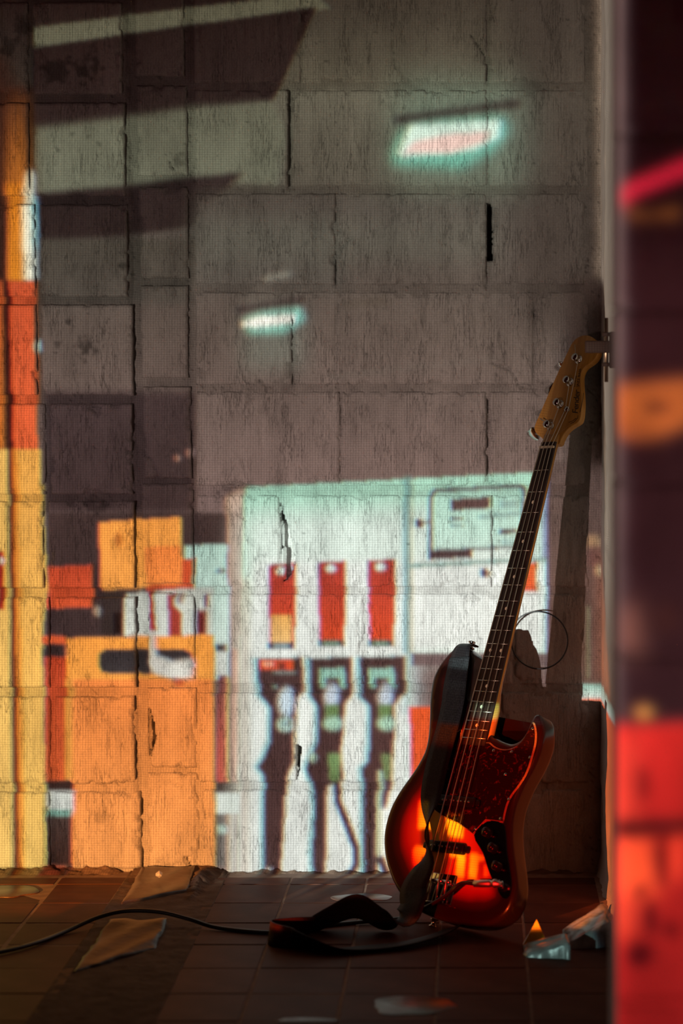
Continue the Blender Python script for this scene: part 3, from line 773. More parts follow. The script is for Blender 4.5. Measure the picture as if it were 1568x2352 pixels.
mesh('string_tree', gl([(a + .0225, b_ + .0833, c + HH) for a, b_, c in vv]), ff, M['chrome'], guitar, True)
# strings
for k in range(4):
    vs = -.0285 + .019 * k; vn = -.0142 + .0095 * k; r = (.00125, .00105, .0009, .0008)[k]
    pv, pu, _ = POSTS[k]
    P = [(vs, -.902, HF + .008), (vs, SAD, HF + .0133), (vn, 0, .0030)]
    if k >= 2: P.append((.0225 + (-.0040 if k == 2 else .0040), .0833, HH + .0030))
    P += [(pv + .0048, pu - .003, HH + .006), (pv + .004, pu + .004, HH + .007), (pv - .003, pu + .004, HH + .0075)]
    if k in (0, 3): P.append((pv - .020 + (.012 if k == 3 else 0), pu + (.012 if k == 0 else .028), HH + .0125))
    gpart('string', tube(P, r, 6), M['nickel'], None, True)
# strap buttons
def button(v0, u0, dirv):
    a = Vector(dirv).normalized(); q = a.to_track_quat('Z', 'Y').to_matrix()
    vv, ff = lathe([(.0075, 0), (.0075, .002), (.0040, .004), (.0040, .010), (.0075, .013), (.0070, .0145)], 16)
    c0 = Vector((v0, u0, (HF + HB) / 2)); mesh('strap_button', gl([tuple(c0 + q @ Vector(p)) for p in vv]), ff, M['chrome'], guitar, True)
button(-.092, -.4090, (-.05, 1, 0)); button(-.01, -.9275, (0, -1, 0))
# headstock lettering
def lettering(txt, size, loc, rot, shear, mt, ext=.00012, space=1.0):
    cu = bpy.data.curves.new('lettering', 'FONT'); cu.body = txt; cu.size = size; cu.shear = shear; cu.extrude = ext; cu.space_character = space; cu.align_y = 'CENTER'
    ob = bpy.data.objects.new('lettering', cu); col.objects.link(ob)
    dg = bpy.context.evaluated_depsgraph_get(); me = bpy.data.meshes.new_from_object(ob.evaluated_get(dg))
    bpy.data.objects.remove(ob); bpy.data.curves.remove(cu)
    me.name = 'lettering'; me.materials.clear()
    R_ = Matrix.Rotation(rot, 4, 'Z')
    me.transform(Matrix.Translation((loc[0], loc[1] + UB, HH + .0003)) @ R_)
    o = link('lettering', me, mt, hs); return o
lettering('Fender', .0205, (.0455, .0720), math.radians(101), .35, M['logo'], space=.9)
lettering('JAZZ BASS', .0085, (.0335, .1330), math.radians(97), 0., M['logo'])
lettering('ELECTRIC BASS', .0036, (.0260, .1330), math.radians(97), 0., M['logo'])
for P in ([(.0490, .0640, 0), (.0430, .0585, 0), (.0330, .0560, 0)], [(.0515, .0625, 0), (.0470, .0560, 0), (.0390, .0530, 0)], [(.0530, .0700, 0), (.0540, .0640, 0), (.0500, .0615, 0)], [(.0530, .1180, 0), (.0560, .0950, 0), (.0560, .0760, 0)]):
    vv, ff = tube([(a, b_, HH + .0002) for a, b_, _ in catmull(P, 5, False)], .0005, 5); mesh('lettering', gl(vv), ff, M['logo'], hs)

# ------------------------------------------------------------------ strap, cable, wire
def gp(v, u, h): return GW @ Vector((v, u, h))
def ribbon(name, pts, width, thick, mt, parent):    # pts: (centre, across direction)
    C = catmull([tuple(p[0]) for p in pts], 7, False); A = catmull([tuple(p[1]) for p in pts], 7, False)
    Wd = catmull([(p[2] if len(p) > 2 else width, 0) for p in pts], 7, False)[:, 0]
    n = len(C); V = []; F = []; K = 5
    for i in range(n):
        t = C[min(i + 1, n - 1)] - C[max(i - 1, 0)]; t /= np.linalg.norm(t) + 1e-9
        a = A[i] - t * (A[i] @ t); a /= np.linalg.norm(a) + 1e-9; nn = np.cross(t, a)
        for s in (1, -1):
            for k in range(K):
                q = (k / (K - 1) - .5) * s
                V.append(C[i] + a * q * Wd[i] + nn * s * thick / 2)
    m2 = 2 * K
    for i in range(n - 1):
        for k in range(m2):
            l = (k + 1) % m2; F.append((i * m2 + k, i * m2 + l, (i + 1) * m2 + l, (i + 1) * m2 + k))
    F.append(tuple(range(m2 - 1, -1, -1))); F.append(tuple((n - 1) * m2 + k for k in range(m2)))
    return mesh(name, V, F, mt, parent, True)
gx = G @ Vector((1, 0, 0)); gy = G @ Vector((0, 1, 0)); gz = G @ Vector((0, 0, 1))
strap = empty('guitar_strap', (-.11, -.42, 0)); tag(strap, 'black woven guitar strap hanging across the bass body onto the floor', 'strap')
def sp(name, pts, w, t, mt):
    inv = Vector(strap.location)
    return ribbon(name, [(Vector(p[0]) - inv, p[1]) + tuple(p[2:]) for p in pts], w, t, mt, strap)
dn = gx * .95
sp('leather_end', [(gp(-.080, -.4035, -.030), gx, .010), (gp(-.080, -.4050, -.012), gx, .016), (gp(-.080, -.412, .004), gx, .030), (gp(-.080, -.428, .008), gx, .044), (gp(-.079, -.455, .006), gx, .050)], .045, .0026, M['black'])
sp('webbing', [(gp(-.079, -.438, .0095), gx, .050), (gp(-.074, -.49, .009), gx), (gp(-.066, -.53, .010), gx), (gp(-.063, -.58, .011), gx), (gp(-.063, -.65, .013), gx), (gp(-.054, -.71, .017), gx, .050), (gp(-.040, -.760, .021), gx * .6 + gz * .5, .040), (gp(-.029, -.795, .025), gx * .45 + gz * .8, .034), (gp(-.014, -.84, .028), gx * .9 + gz * .2, .052),
               (gp(-.020, -.885, .036), gx, .060), (Vector((-.112, -.475, .058)), gx, .056), (Vector((-.128, -.492, .034)), Vector((.8, -.6, 0)), .055), (Vector((-.165, -.487, .030)), Vector((.2, -.6, .75)), .055), (Vector((-.212, -.472, .050)), Vector((.1, -.5, .85)), .058), (Vector((-.262, -.480, .034)), Vector((.0, -.6, .8)), .052),
               (Vector((-.300, -.500, .018)), Vector((.0, -.6, .8)), .046)], .056, .0022, M['strap'])
sp('leather_end', [(Vector((-.292, -.500, .022)), Vector((.0, -.6, .8)), .040), (Vector((-.330, -.530, .024)), Vector((0, -.25, 1)), .042), (Vector((-.362, -.556, .026)), Vector((.1, .1, 1)), .040), (Vector((-.352, -.585, .026)), Vector((.1, .1, 1)), .040), (Vector((-.315, -.602, .024)), Vector((0, -.3, 1)), .040)], .042, .0028, M['leather'])
sp('webbing', [(Vector((-.322, -.600, .024)), Vector((0, -.3, 1)), .040), (Vector((-.285, -.615, .018)), Vector((0, -.7, .7)), .044), (Vector((-.235, -.622, .012)), Vector((.1, -1, .25)), .050), (Vector((-.180, -.610, .011)), Vector((.2, -1, .10)), .050), (Vector((-.120, -.585, .012)), Vector((.3, -1, .15)), .050), (Vector((-.070, -.545, .016)), Vector((.4, -1, .2)), .046),
               (Vector((-.040, -.505, .020)), Vector((.5, -1, .3)), .040)], .050, .0022, M['strap'])

cable = empty('instrument_cable', (-.37, -.50, 0)); tag(cable, 'black instrument cable plugged into the bass and trailing across the floor', 'cable')
ci = Vector(cable.location)
j0 = gp(JK[0], JK[1], HF + .008); axis = (gp(.100, -.862, .010) - j0).normalized()
def cpart(name, pts, r, mt, seg=10):
    v_, f_ = tube([Vector(p) - ci for p in pts], r, seg); return mesh(name, v_, f_, mt, cable, True)
plug_tip = j0 + gz * .004
cpart('plug', [plug_tip + gx * .012, plug_tip + gx * .004, plug_tip, plug_tip + axis * .004, plug_tip + axis * .008, plug_tip + axis * .012, plug_tip + axis * .030, plug_tip + axis * .046, plug_tip + axis * .047],
      [.004, .006, .0085, .0085, .0055, .0070, .0070, .0065, .0045], M['plug'], 14)
c0 = plug_tip + axis * .046
zt = TOP + .0040
cpath = [c0, c0 + axis * .03, gp(.045, -.889, .016), gp(.000, -.914, .012), gp(-.050, -.934, .010), (-.135, -.415, zt + .004), (-.20, -.422, zt), (-.275, -.452, zt), (-.330, -.486, zt), (-.372, -.502, zt), (-.4655, -.471, zt + .001), (-.52, -.452, zt + .012), (-.575, -.440, zt + .022), (-.635, -.432, zt + .022), (-.685, -.445, zt + .014), (-.735, -.490, zt), (-.775, -.575, zt), (-.82, -.632, zt), (-.90, -.69, zt), (-1.02, -.74, zt), (-1.2, -.80, zt)]
cpart('cord', [Vector(p) for p in catmull([tuple(q) for q in cpath], 8, False)], .0038, M['rubber'], 10)

X0, Z0 = W(1236, 1470)
wp = []
for k in range(0, 40):
    a = math.radians(172 - k * 9.6); wp.append((X0 + (.062 - .0002 * k) * math.cos(a), -.016 - .010 * math.sin(k * .12), Z0 + (.062 - .0002 * k) * math.sin(a)))
v, f = tube([Vector(p) for p in catmull(wp, 3, False)], .0016, 7)
tag(mesh('wire_loop', v, f, M['rubber'], None, True), 'thin dark wire curled into a loop behind the bass neck', 'wire')

# rusty hinge on the return wall
hinge = empty('iron_hinge', (.235, -.52, 1.06)); tag(hinge, 'rusty iron hinge on the return wall beside the headstock', 'hinge')
v, f = tube([(0, 0, -.060), (0, 0, .055)], .0036, 12); mesh('pin', v, f, mat('worn_steel', (.35, .22, .15), .3, 1.)[0], hinge, True)
for z in (-.032, .022):
    v, f = tube([(0, 0, z), (0, 0, z + .007)], .0075, 12); mesh('collar', v, f, M['rust'], hinge, True)
v, f = rbox(-.038, .018, -.006, .006, -.008, .014, .005); mesh('arm', v, f, M['rust'], hinge, True)
v, f = rbox(.006, .021, -.02, .02, -.035, .03, .004); mesh('leaf', v, f, M['rust'], hinge, True)

# ------------------------------------------------------------------ the projected picture (painted on the projector's slide)
RS = 3.0; SX0, SX1, SY0, SY1 = -720., 3720., -720., 2130.
NW, NH = int((SX1 - SX0) / RS), int((SY1 - SY0) / RS)
img = np.zeros((NH, NW, 3)); 
def rr(x0, y0, x1, y1):
    a = max(int((x0 - SX0) / RS) - 1, 0); b_ = min(int((x1 - SX0) / RS) + 2, NW); c = max(int((y0 - SY0) / RS) - 1, 0); d = min(int((y1 - SY0) / RS) + 2, NH)
    yy, xx = np.mgrid[c:d, a:b_]; return slice(c, d), slice(a, b_), SX0 + (xx + .5) * RS, SY0 + (yy + .5) * RS
def poly(pts, c, c2=None, a=1., soft=0.):      # colour c at the top to c2 at the bottom
    px = [p[0] for p in pts]; py = [p[1] for p in pts]
    if max(px) < SX0 or min(px) > SX1 or max(py) < SY0 or min(py) > SY1: return
    sy, sx, X, Y = rr(min(px) - soft * 3, min(py) - soft * 3, max(px) + soft * 3, max(py) + soft * 3)
    if X.size == 0: return
    mk = inside(pts, X, Y).astype(float) * a
    if soft: mk = blur(mk, soft / RS)
    c = lin(c)
    if c2 is not None:
        t = np.clip((Y - min(py)) / max(1, max(py) - min(py)), 0, 1)[..., None]; c = c * (1 - t) + lin(c2) * t
    img[sy, sx] = img[sy, sx] * (1 - mk[..., None]) + c * mk[..., None]
def rect(x0, y0, x1, y1, c, c2=None, a=1., soft=0.): poly([(x0, y0), (x1, y0), (x1, y1), (x0, y1)], c, c2, a, soft)
def ell(cx, cy, rx, ry, c, a=1., soft=0.): poly([(cx + rx * math.cos(k * math.pi / 12), cy + ry * math.sin(k * math.pi / 12)) for k in range(24)], c, None, a, soft)
def line(pts, w, c, a=1., soft=0.):
    sy, sx, X, Y = rr(min(p[0] for p in pts) - w, min(p[1] for p in pts) - w, max(p[0] for p in pts) + w, max(p[1] for p in pts) + w)
    if X.size == 0: return
    mk = (seg_dist(pts, X, Y) < w / 2).astype(float) * a
    if soft: mk = blur(mk, soft / RS)
    img[sy, sx] = img[sy, sx] * (1 - mk[..., None]) + lin(c) * mk[..., None]
def blur(I, s):
    if s <= 0: return I
    r = int(3 * s) + 1; k = np.exp(-.5 * (np.arange(-r, r + 1) / s) ** 2); k /= k.sum()
    def conv(A, ax):
        P = [(0, 0)] * A.ndim; P[ax] = (r, r); B = np.pad(A, P, mode='edge'); out = 0
        for i, q in enumerate(k):
            sl = [slice(None)] * A.ndim; sl[ax] = slice(i, i + A.shape[ax]); out = out + q * B[tuple(sl)]
        return out
    return conv(conv(I, 0), 1)
D1 = (76, 64, 60)
# canopy and sky behind the pump
img[:] = lin((60, 48, 44))
rect(-720, 440, 1420, 760, (94, 90, 82), (104, 92, 84)); rect(-720, 760, 1420, 1120, (104, 92, 84), (124, 104, 98)); rect(-720, 1120, 1420, 2076, (120, 100, 96))
rect(-720, -660, 1420, 0, (44, 28, 26))
rect(-720, 0, 1420, 200, (50, 34, 32), (74, 66, 58))  # dark canopy, with lens corner falloff put into the slide colour
rect(440, 190, 1420, 450, (106, 104, 88), (98, 94, 82), soft=14)
rect(640, -100, 1420, 200, (60, 50, 42), (96, 92, 76), soft=10)
rect(1180, -100, 1430, 760, (58, 50, 44), (64, 54, 50), .7, 40)
poly([(72, 64), (430, 18), (720, -16), (760, 20), (440, 56), (72, 110)], (96, 94, 74), (104, 104, 84))
poly([(72, 112), (440, 58), (726, 16), (704, 62), (660, 160), (625, 232), (72, 294)], (50, 34, 32), (66, 52, 50))
poly([(72, 294), (310, 266), (440, 246), (625, 232), (660, 300), (640, 430), (440, 410), (310, 428), (72, 448)], (104, 106, 88), (112, 116, 98), soft=7)
poly([(72, 446), (310, 428), (440, 408), (560, 396), (500, 450), (440, 520), (310, 540), (72, 560)], (64, 52, 52), (66, 54, 52), soft=5)
rect(440, 440, 800, 660, (88, 82, 74), (98, 94, 86), soft=20)
rect(440, 500, 1150, 600, (104, 106, 94), None, .5, 25)
rect(72, 550, 440, 700, (88, 84, 74), (94, 88, 80), soft=6)
rect(100, 900, 445, 1180, (88, 72, 72), (82, 64, 64), soft=8)
# lamps under the canopy
rect(905, 190, 1200, 430, (110, 140, 120), None, .55, 40)
line([(915, 276), (1185, 238)], 22, (62, 50, 50), .8, 6)
poly([(925, 300), (1000, 285), (1155, 272), (1165, 300), (1130, 345), (1060, 385), (900, 375), (905, 345)], (120, 205, 180), None, .95, 12)
poly([(940, 290), (1150, 276), (1145, 315), (1090, 345), (930, 360), (912, 355)], (225, 255, 238), None, 1, 5)
poly([(950, 325), (1030, 308), (1125, 302), (1115, 325), (1040, 350), (945, 352), (925, 356)], (255, 222, 210), None, 1, 5)
rect(555, 700, 700, 850, (112, 124, 112), None, .5, 22)
line([(550, 712), (690, 690)], 16, (74, 58, 58), .7, 5)
poly([(560, 735), (600, 718), (690, 708), (700, 735), (650, 765), (570, 765)], (140, 210, 190), None, .9, 7)
poly([(555, 742), (590, 728), (680, 722), (676, 742), (590, 752), (556, 750)], (250, 252, 240), None, 1, 4)
line([(610, 640), (665, 628)], 10, (150, 150, 135), .6, 5); line([(760, 866), (1140, 822)], 8, (108, 98, 90), .8, 4); line([(790, 700), (880, 690)], 14, (84, 76, 60), .5, 8)
ell(408, 1052, 7, 6, (210, 150, 125), .7, 3); ell(435, 1040, 5, 9, (200, 150, 135), .7, 3)
# far-left column of the canopy
poly([(-720, 120), (10, 120), (72, 300), (72, 2076), (-720, 2076)], (70, 40, 30), (95, 45, 25), .9, 16)
poly([(14, 200), (66, 200), (66, 460), (14, 460)], (92, 52, 34), (190, 110, 36), .95, 12)
poly([(16, 420), (60, 420), (66, 646), (18, 646)], (205, 118, 30), (228, 140, 40), soft=4)
poly([(64, 392), (74, 400), (80, 640), (54, 645), (50, 470)], (250, 246, 220), None, 1, 5)
poly([(72, 440), (80, 470), (82, 540), (78, 600)], (110, 215, 225), None, .8, 4)
poly([(20, 646), (80, 646), (86, 1032), (32, 1032)], (205, 86, 50), (238, 104, 58)); rect(-720, 646, 8, 1032, (190, 80, 40), (225, 120, 45), soft=4)
poly([(8, 646), (22, 646), (32, 1032), (18, 1032)], (84, 34, 28), None)
ell(85, 796, 6, 14, (190, 225, 220), .9, 3)
poly([(-720, 1032), (18, 1032), (34, 2040), (-720, 2040)], (238, 186, 96), (250, 204, 112)); poly([(28, 1032), (92, 1032), (97, 1200), (104, 1350), (97, 1500), (106, 2040), (46, 2040)], (246, 176, 82), (252, 208, 112))
poly([(30, 1032), (40, 1032), (56, 2040), (46, 2040)], (235, 140, 50), None, .9, 3); poly([(17, 1032), (30, 1032), (46, 2040), (32, 2040)], (110, 52, 24), (126, 64, 30), 1, 2)
rect(-8, 1265, 9, 1400, (165, 40, 30)); ell(2, 1288, 6, 8, (230, 220, 210))
# shop fronts and the orange pump on the left
rect(106, 1180, 522, 1470, (84, 66, 64), (84, 66, 66))
poly([(105, 1303), (212, 1297), (214, 1394), (105, 1398)], (196, 72, 44), (228, 92, 52))
poly([(214, 1300), (236, 1290), (236, 1360), (214, 1390)], (72, 58, 60)); rect(232, 1360, 288, 1458, (74, 62, 60)); rect(262, 1408, 278, 1456, (48, 34, 34)); ell(224, 1404, 7, 12, (190, 170, 150), .8, 3)
poly([(424, 1254), (524, 1250), (526, 1560), (420, 1560)], (178, 216, 202), (214, 232, 224)); rect(518, 1268, 532, 1330, (90, 84, 84)); ell(506, 1312, 10, 6, (110, 120, 124))
poly([(284, 1366), (446, 1350), (490, 1350), (490, 1462), (284, 1462)], (198, 206, 196), (220, 228, 218))
poly([(337, 1358), (350, 1358), (360, 1450), (342, 1450)], (170, 58, 46)); poly([(384, 1366), (402, 1362), (398, 1390), (418, 1410), (416, 1460), (388, 1460)], (166, 62, 50)); rect(404, 1362, 420, 1385, (110, 70, 60), None, .8, 3); rect(446, 1402, 474, 1460, (128, 46, 46), None, 1, 3); rect(468, 1364, 476, 1396, (140, 80, 76))
poly([(228, 1200), (416, 1188), (420, 1346), (232, 1356)], (255, 166, 74), (255, 170, 80)); poly([(332, 1256), (418, 1254), (420, 1346), (336, 1350)], (255, 142, 66), (255, 148, 70)); poly([(418, 1286), (446, 1282), (440, 1352), (332, 1358), (332, 1346), (418, 1342)], (206, 80, 44))
ell(270, 1240, 9, 16, (190, 100, 40), .7, 3)
rect(97, 1462, 152, 1480, (226, 96, 52)); rect(98, 1478, 149, 1510, (72, 58, 58)); rect(103, 1510, 152, 1797, (186, 66, 38), (218, 96, 50))
poly([(152, 1466), (490, 1458), (492, 1562), (154, 1562)], (255, 164, 70), (255, 170, 76))
poly([(160, 1560), (490, 1560), (496, 2040), (162, 2040)], (255, 146, 72), (255, 164, 86)); rect(150, 1560, 167, 1792, (236, 160, 74), None, 1, 2)
poly([(240, 1492), (420, 1490), (440, 1500), (444, 1530), (430, 1546), (330, 1550), (236, 1546), (227, 1530), (228, 1502)], (66, 62, 66), (74, 72, 74))
poly([(344, 1456), (356, 1456), (360, 1505), (400, 1520), (442, 1512), (440, 1556), (420, 1560), (395, 1562), (352, 1546), (340, 1525)], (206, 200, 186), (224, 228, 220), 1, 3); ell(404, 1568, 14, 10, (180, 66, 40), .8, 3)
rect(105, 1795, 166, 1817, (74, 54, 52)); rect(105, 1817, 168, 1866, (208, 216, 208)); rect(105, 1860, 166, 1874, (120, 170, 155)); rect(104, 1874, 164, 1990, (86, 72, 68), (64, 48, 48)); rect(100, 1990, 152, 2040, (190, 92, 60))
rect(494, 1478, 520, 1496, (60, 52, 56)); rect(494, 1496, 528, 1552, (216, 224, 216)); poly([(500, 1552), (521, 1552), (520, 1796), (497, 1796)], (112, 44, 40), (196, 66, 44)); rect(520, 1556, 526, 1796, (236, 176, 84)); rect(526, 1484, 537, 1800, (124, 72, 58)); rect(536, 1484, 548, 1800, (222, 128, 88))
rect(495, 1796, 546, 1820, (76, 60, 58)); rect(495, 1820, 550, 1870, (214, 226, 218)); rect(495, 1870, 524, 1990, (92, 88, 86)); rect(497, 1896, 526, 1914, (176, 206, 194), None, 1, 3); rect(522, 1870, 538, 2010, (196, 180, 164)); rect(536, 1870, 548, 2010, (136, 100, 88))
# the white pump
poly([(520, 1142), (562, 1120), (562, 1490), (526, 1490)], (176, 148, 132), (156, 120, 104)); poly([(520, 1142), (560, 1120), (560, 1165), (520, 1180)], (202, 176, 156), None, .8, 5)
poly([(560, 1120), (1215, 1086), (1254, 1084), (1252, 1500), (940, 1500), (945, 2034), (545, 2034), (550, 1480)], (172, 226, 202), (172, 226, 202))
poly([(560, 1180), (1252, 1150), (1252, 1500), (940, 1500), (945, 2034), (545, 2034), (550, 1480)], (224, 244, 234), None, 1, 26)
poly([(590, 1290), (1252, 1290), (1252, 1500), (940, 1500), (945, 2034), (550, 2034), (556, 1480)], (236, 246, 240), None, 1, 12)
rect(548, 1330, 566, 2034, (196, 170, 150), None, .6, 7)
rect(926, 1096, 944, 1500, (116, 162, 152), None, .85, 3); line([(944, 1300), (1250, 1284)], 10, (128, 168, 158), .9, 2)
poly([(995, 1122), (1196, 1112), (1206, 1122), (1206, 1258), (984, 1270), (984, 1134)], (96, 92, 96)); poly([(1000, 1132), (1190, 1121), (1196, 1130), (1196, 1252), (993, 1262), (993, 1140)], (176, 226, 206), (206, 240, 226), 1, 2)
poly([(984, 1268), (1082, 1264), (1082, 1280), (984, 1286)], (92, 70, 74)); poly([(1034, 1146), (1126, 1140), (1126, 1168), (1034, 1173)], (104, 78, 76))
line([(1038, 1192), (1058, 1190)], 7, (96, 78, 80)); line([(1106, 1188), (1190, 1180)], 9, (120, 150, 148), .8, 2); rect(1150, 1150, 1190, 1166, (126, 156, 152), None, .7, 3); line([(1150, 1222), (1180, 1219)], 11, (90, 72, 76)); line([(1040, 1208), (1060, 1207)], 8, (150, 185, 175)); rect(1156, 1240, 1196, 1250, (150, 190, 184), None, .7, 2)
ell(962, 1202, 9, 11, (92, 60, 62)); line([(962, 1200), (986, 1198)], 6, (110, 100, 104)); ell(1112, 1316, 9, 11, (74, 68, 80))
poly([(1196, 1294), (1232, 1291), (1230, 1358), (1190, 1360)], (236, 104, 44), (222, 84, 40))
rect(1246, 1086, 1254, 1280, (140, 130, 190), None, .7, 2)
for xa, ya, yb in ((614, 1298, 1490), (728, 1292, 1485), (842, 1288, 1484)):
    poly([(xa, ya), (xa + 64, ya - 4), (xa + 62, yb), (xa + 4, yb)], (170, 58, 50), (228, 80, 42)); ell(xa + 30, ya + 14, 12, 9, (226, 244, 236), 1, 2)
    rect(xa + 4, yb - 14, xa + 61, yb, (70, 76, 66)); rect(xa + 14, yb - 12, xa + 48, yb - 3, (150, 190, 165), None, .8, 3)
rect(622, 1412, 668, 1477, (236, 178, 96), (240, 196, 126)); rect(616, 1476, 676, 1490, (70, 66, 92)); rect(628, 1478, 664, 1488, (160, 190, 190), None, .8, 2)
rect(944, 1500, 1254, 1531, (116, 100, 100)); rect(930, 1496, 944, 1640, (120, 165, 155), None, .5, 4)
poly([(940, 1624), (1262, 1624), (1262, 2076), (946, 2076)], (226, 86, 38), (216, 92, 50))
NZ = (92, 68, 68); TL = (128, 196, 188)
def noz(pts, off=7):
    poly([(x - off, y) for x, y in pts], TL, None, .85, 3); poly(pts, NZ, None, 1, 1.5)
noz([(590, 1513), (694, 1510), (696, 1590), (680, 1606), (676, 1680), (674, 1755), (662, 1778), (655, 1830), (650, 1930), (642, 2034), (606, 2034), (606, 1780), (592, 1762), (606, 1740), (622, 1700), (622, 1626), (606, 1606), (594, 1592)])
noz([(710, 1512), (808, 1509), (808, 1596), (792, 1618), (788, 1690), (782, 1730), (790, 1790), (778, 1800), (750, 1806), (748, 2034), (722, 2034), (716, 1960), (724, 1850), (716, 1800), (702, 1768), (706, 1752), (730, 1700), (730, 1622), (712, 1598)])
noz([(826, 1509), (930, 1507), (930, 1590), (906, 1618), (906, 1690), (902, 1720), (900, 1800), (888, 1850), (866, 1850), (866, 2034), (836, 2034), (834, 1800), (830, 1766), (846, 1748), (850, 1690), (850, 1622), (828, 1600)])
line([(772, 1795), (776, 1840), (800, 1900), (818, 1950), (818, 1985), (796, 2030)], 16, (84, 66, 72)); line([(880, 1850), (884, 1790)], 18, (100, 80, 84), .8); line([(875, 1975), (890, 2010), (860, 2034)], 18, (88, 70, 72)); line([(872, 1775), (870, 1960)], 12, (186, 206, 180), .9, 2)
rect(598, 1514, 676, 1540, (222, 82, 46)); rect(604, 1520, 628, 1530, (250, 190, 160), None, 1, 2); rect(640, 1520, 656, 1538, (96, 50, 50), None, .8, 2); rect(624, 1541, 682, 1549, (126, 146, 140), None, .9, 2)
for xa in (732, 846):
    poly([(xa, 1536), (xa + 58, 1534), (xa + 60, 1582), (xa + 46, 1582), (xa + 44, 1558), (xa + 16, 1558), (xa + 14, 1582), (xa, 1582)], (152, 206, 188), None, 1, 2)
ell(656, 1612, 18, 34, (206, 228, 240), 1, 4); ell(656, 1664, 20, 17, (178, 210, 200), 1, 3); ell(662, 1661, 9, 4, (100, 110, 108), .9, 2); ell(629, 1578, 7, 6, (120, 150, 140), .8, 2)
for xa in (760, 884):
    ell(xa, 1600, 16, 30, (208, 224, 238), 1, 4); rect(xa - 14, 1618, xa + 16, 1650, (108, 142, 88), None, 1, 3); ell(xa + 4, 1662, 22, 15, (176, 222, 196), 1, 4)
poly([(752, 1732), (784, 1732), (778, 1796), (758, 1796)], (122, 160, 104), (98, 128, 80), 1, 3); poly([(876, 1730), (900, 1730), (898, 1790), (880, 1790)], (112, 138, 92), None, 1, 3); ell(717, 1740, 10, 11, (180, 206, 176), 1, 3); ell(617, 2000, 8, 7, (220, 214, 206), 1, 3)
# behind the bass: grey background, slide darkened to dim the headstock, white and orange bands
rect(1254, 1060, 1440, 1572, (104, 86, 82), (108, 82, 74)); rect(1300, 640, 1450, 1070, (66, 50, 46), None, .9, 16); rect(1345, 700, 1450, 1060, (42, 28, 24), None, .9, 12); rect(1254, 1500, 1300, 1530, (90, 70, 66))
rect(1345, 1230, 1376, 1258, (176, 140, 104), None, .9, 5); ell(1374, 1310, 6, 14, (210, 190, 150), .9, 4); rect(1350, 1258, 1376, 1300, (120, 78, 74), None, .8, 6); rect(1345, 1392, 1352, 1560, (120, 130, 100), None, .7, 3)
rect(1262, 1573, 1740, 1608, (150, 205, 188), (228, 240, 232)); rect(1262, 1606, 1740, 2066, (240, 98, 44), (238, 122, 58))
rect(1455, -200, 1730, 1240, (150, 140, 128), (150, 138, 124), soft=10); rect(1455, 1240, 1730, 1573, (150, 138, 124), (120, 96, 80), soft=10); rect(1375, -200, 1455, 640, (140, 128, 116), soft=10)
poly([(1388, 1250), (1470, 1420), (1600, 1573), (1388, 1573)], (190, 110, 70), None, .7, 20)
# mapping of surfaces in front of the wall through the projector, so the picture lands where the photograph shows it
def through(P):
    t = (0 - PROJ.y) / (P.y - PROJ.y); X = PROJ.x + t * (P.x - PROJ.x); Z = PROJ.z + t * (P.z - PROJ.z)
    return U0 + X * SC, V0 - (Z - CAM.z) * SC
def on_body(px, py):
    d = Vector(((px - U0) / FPX, 1, -(py - V0) / FPX)); o = GW @ Vector((0, 0, HF)); t = (o - CAM).dot(gz) / d.dot(gz); return through(CAM + d * t)
def bpoly(pts, c, a=1., soft=0.): poly([on_body(*p) for p in pts], c, None, a, soft)
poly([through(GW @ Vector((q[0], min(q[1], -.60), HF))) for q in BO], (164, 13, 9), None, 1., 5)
poly([through(gp(v_ + k_, u_, .02)) for k_, P_ in ((-.034, [(-.063, -.62), (-.063, -.66), (-.054, -.71), (-.036, -.78), (-.016, -.84), (-.02, -.93)]), (.034, [(-.02, -.93), (-.014, -.84), (-.030, -.78), (-.054, -.71), (-.063, -.66), (-.063, -.62)])) for v_, u_ in P_], (52, 10, 8), None, .8, 4)  # dark band added to the slide to keep light off the strap
rect(1008, 1990, 1235, 2076, (40, 12, 8), None, .92, 6)  # slide darkened again to dim the strap lying on the floor
YL = (236, 158, 40)
bpoly([(962, 1838), (1000, 1838), (1000, 1905), (960, 1902)], YL); bpoly([(1024, 1868), (1066, 1868), (1062, 1924), (1030, 1918)], YL)
bpoly([(954, 1944), (990, 1946), (988, 1958), (966, 1970), (972, 2000), (957, 2000), (948, 1984), (948, 1955)], YL)
bpoly([(1034, 1954), (1069, 1958), (1064, 2016), (1046, 2013), (1050, 1966), (1034, 1964)], YL); bpoly([(1081, 1960), (1114, 1968), (1114, 1978), (1098, 1976), (1093, 2020), (1076, 2017)], YL); bpoly([(1113, 1984), (1130, 2000), (1124, 2014), (1113, 2010)], YL); bpoly([(1048, 2024), (1062, 2026), (1057, 2036)], YL)
NY = -1.95
def on_near(px, py):
    dz = NY - CAM.y; return through(Vector(((px - U0) * dz / FPX, NY, CAM.z - (py - V0) * dz / FPX)))
def npoly(pts, c, c2=None, a=1., soft=8.): poly([on_near(*p) for p in pts], c, c2, a, soft * 1.8)
def nell(cx, cy, rx, ry, c, a=1., soft=8.): npoly([(cx + rx * math.cos(k * math.pi / 10), cy + ry * math.sin(k * math.pi / 10)) for k in range(20)], c, None, a, soft)
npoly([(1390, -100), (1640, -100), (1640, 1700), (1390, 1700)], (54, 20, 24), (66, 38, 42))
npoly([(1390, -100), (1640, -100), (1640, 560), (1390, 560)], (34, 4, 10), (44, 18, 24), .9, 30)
npoly([(1385, -60), (1432, -60), (1432, 1660), (1385, 1660)], (112, 92, 88), (80, 64, 64), .8, 10)
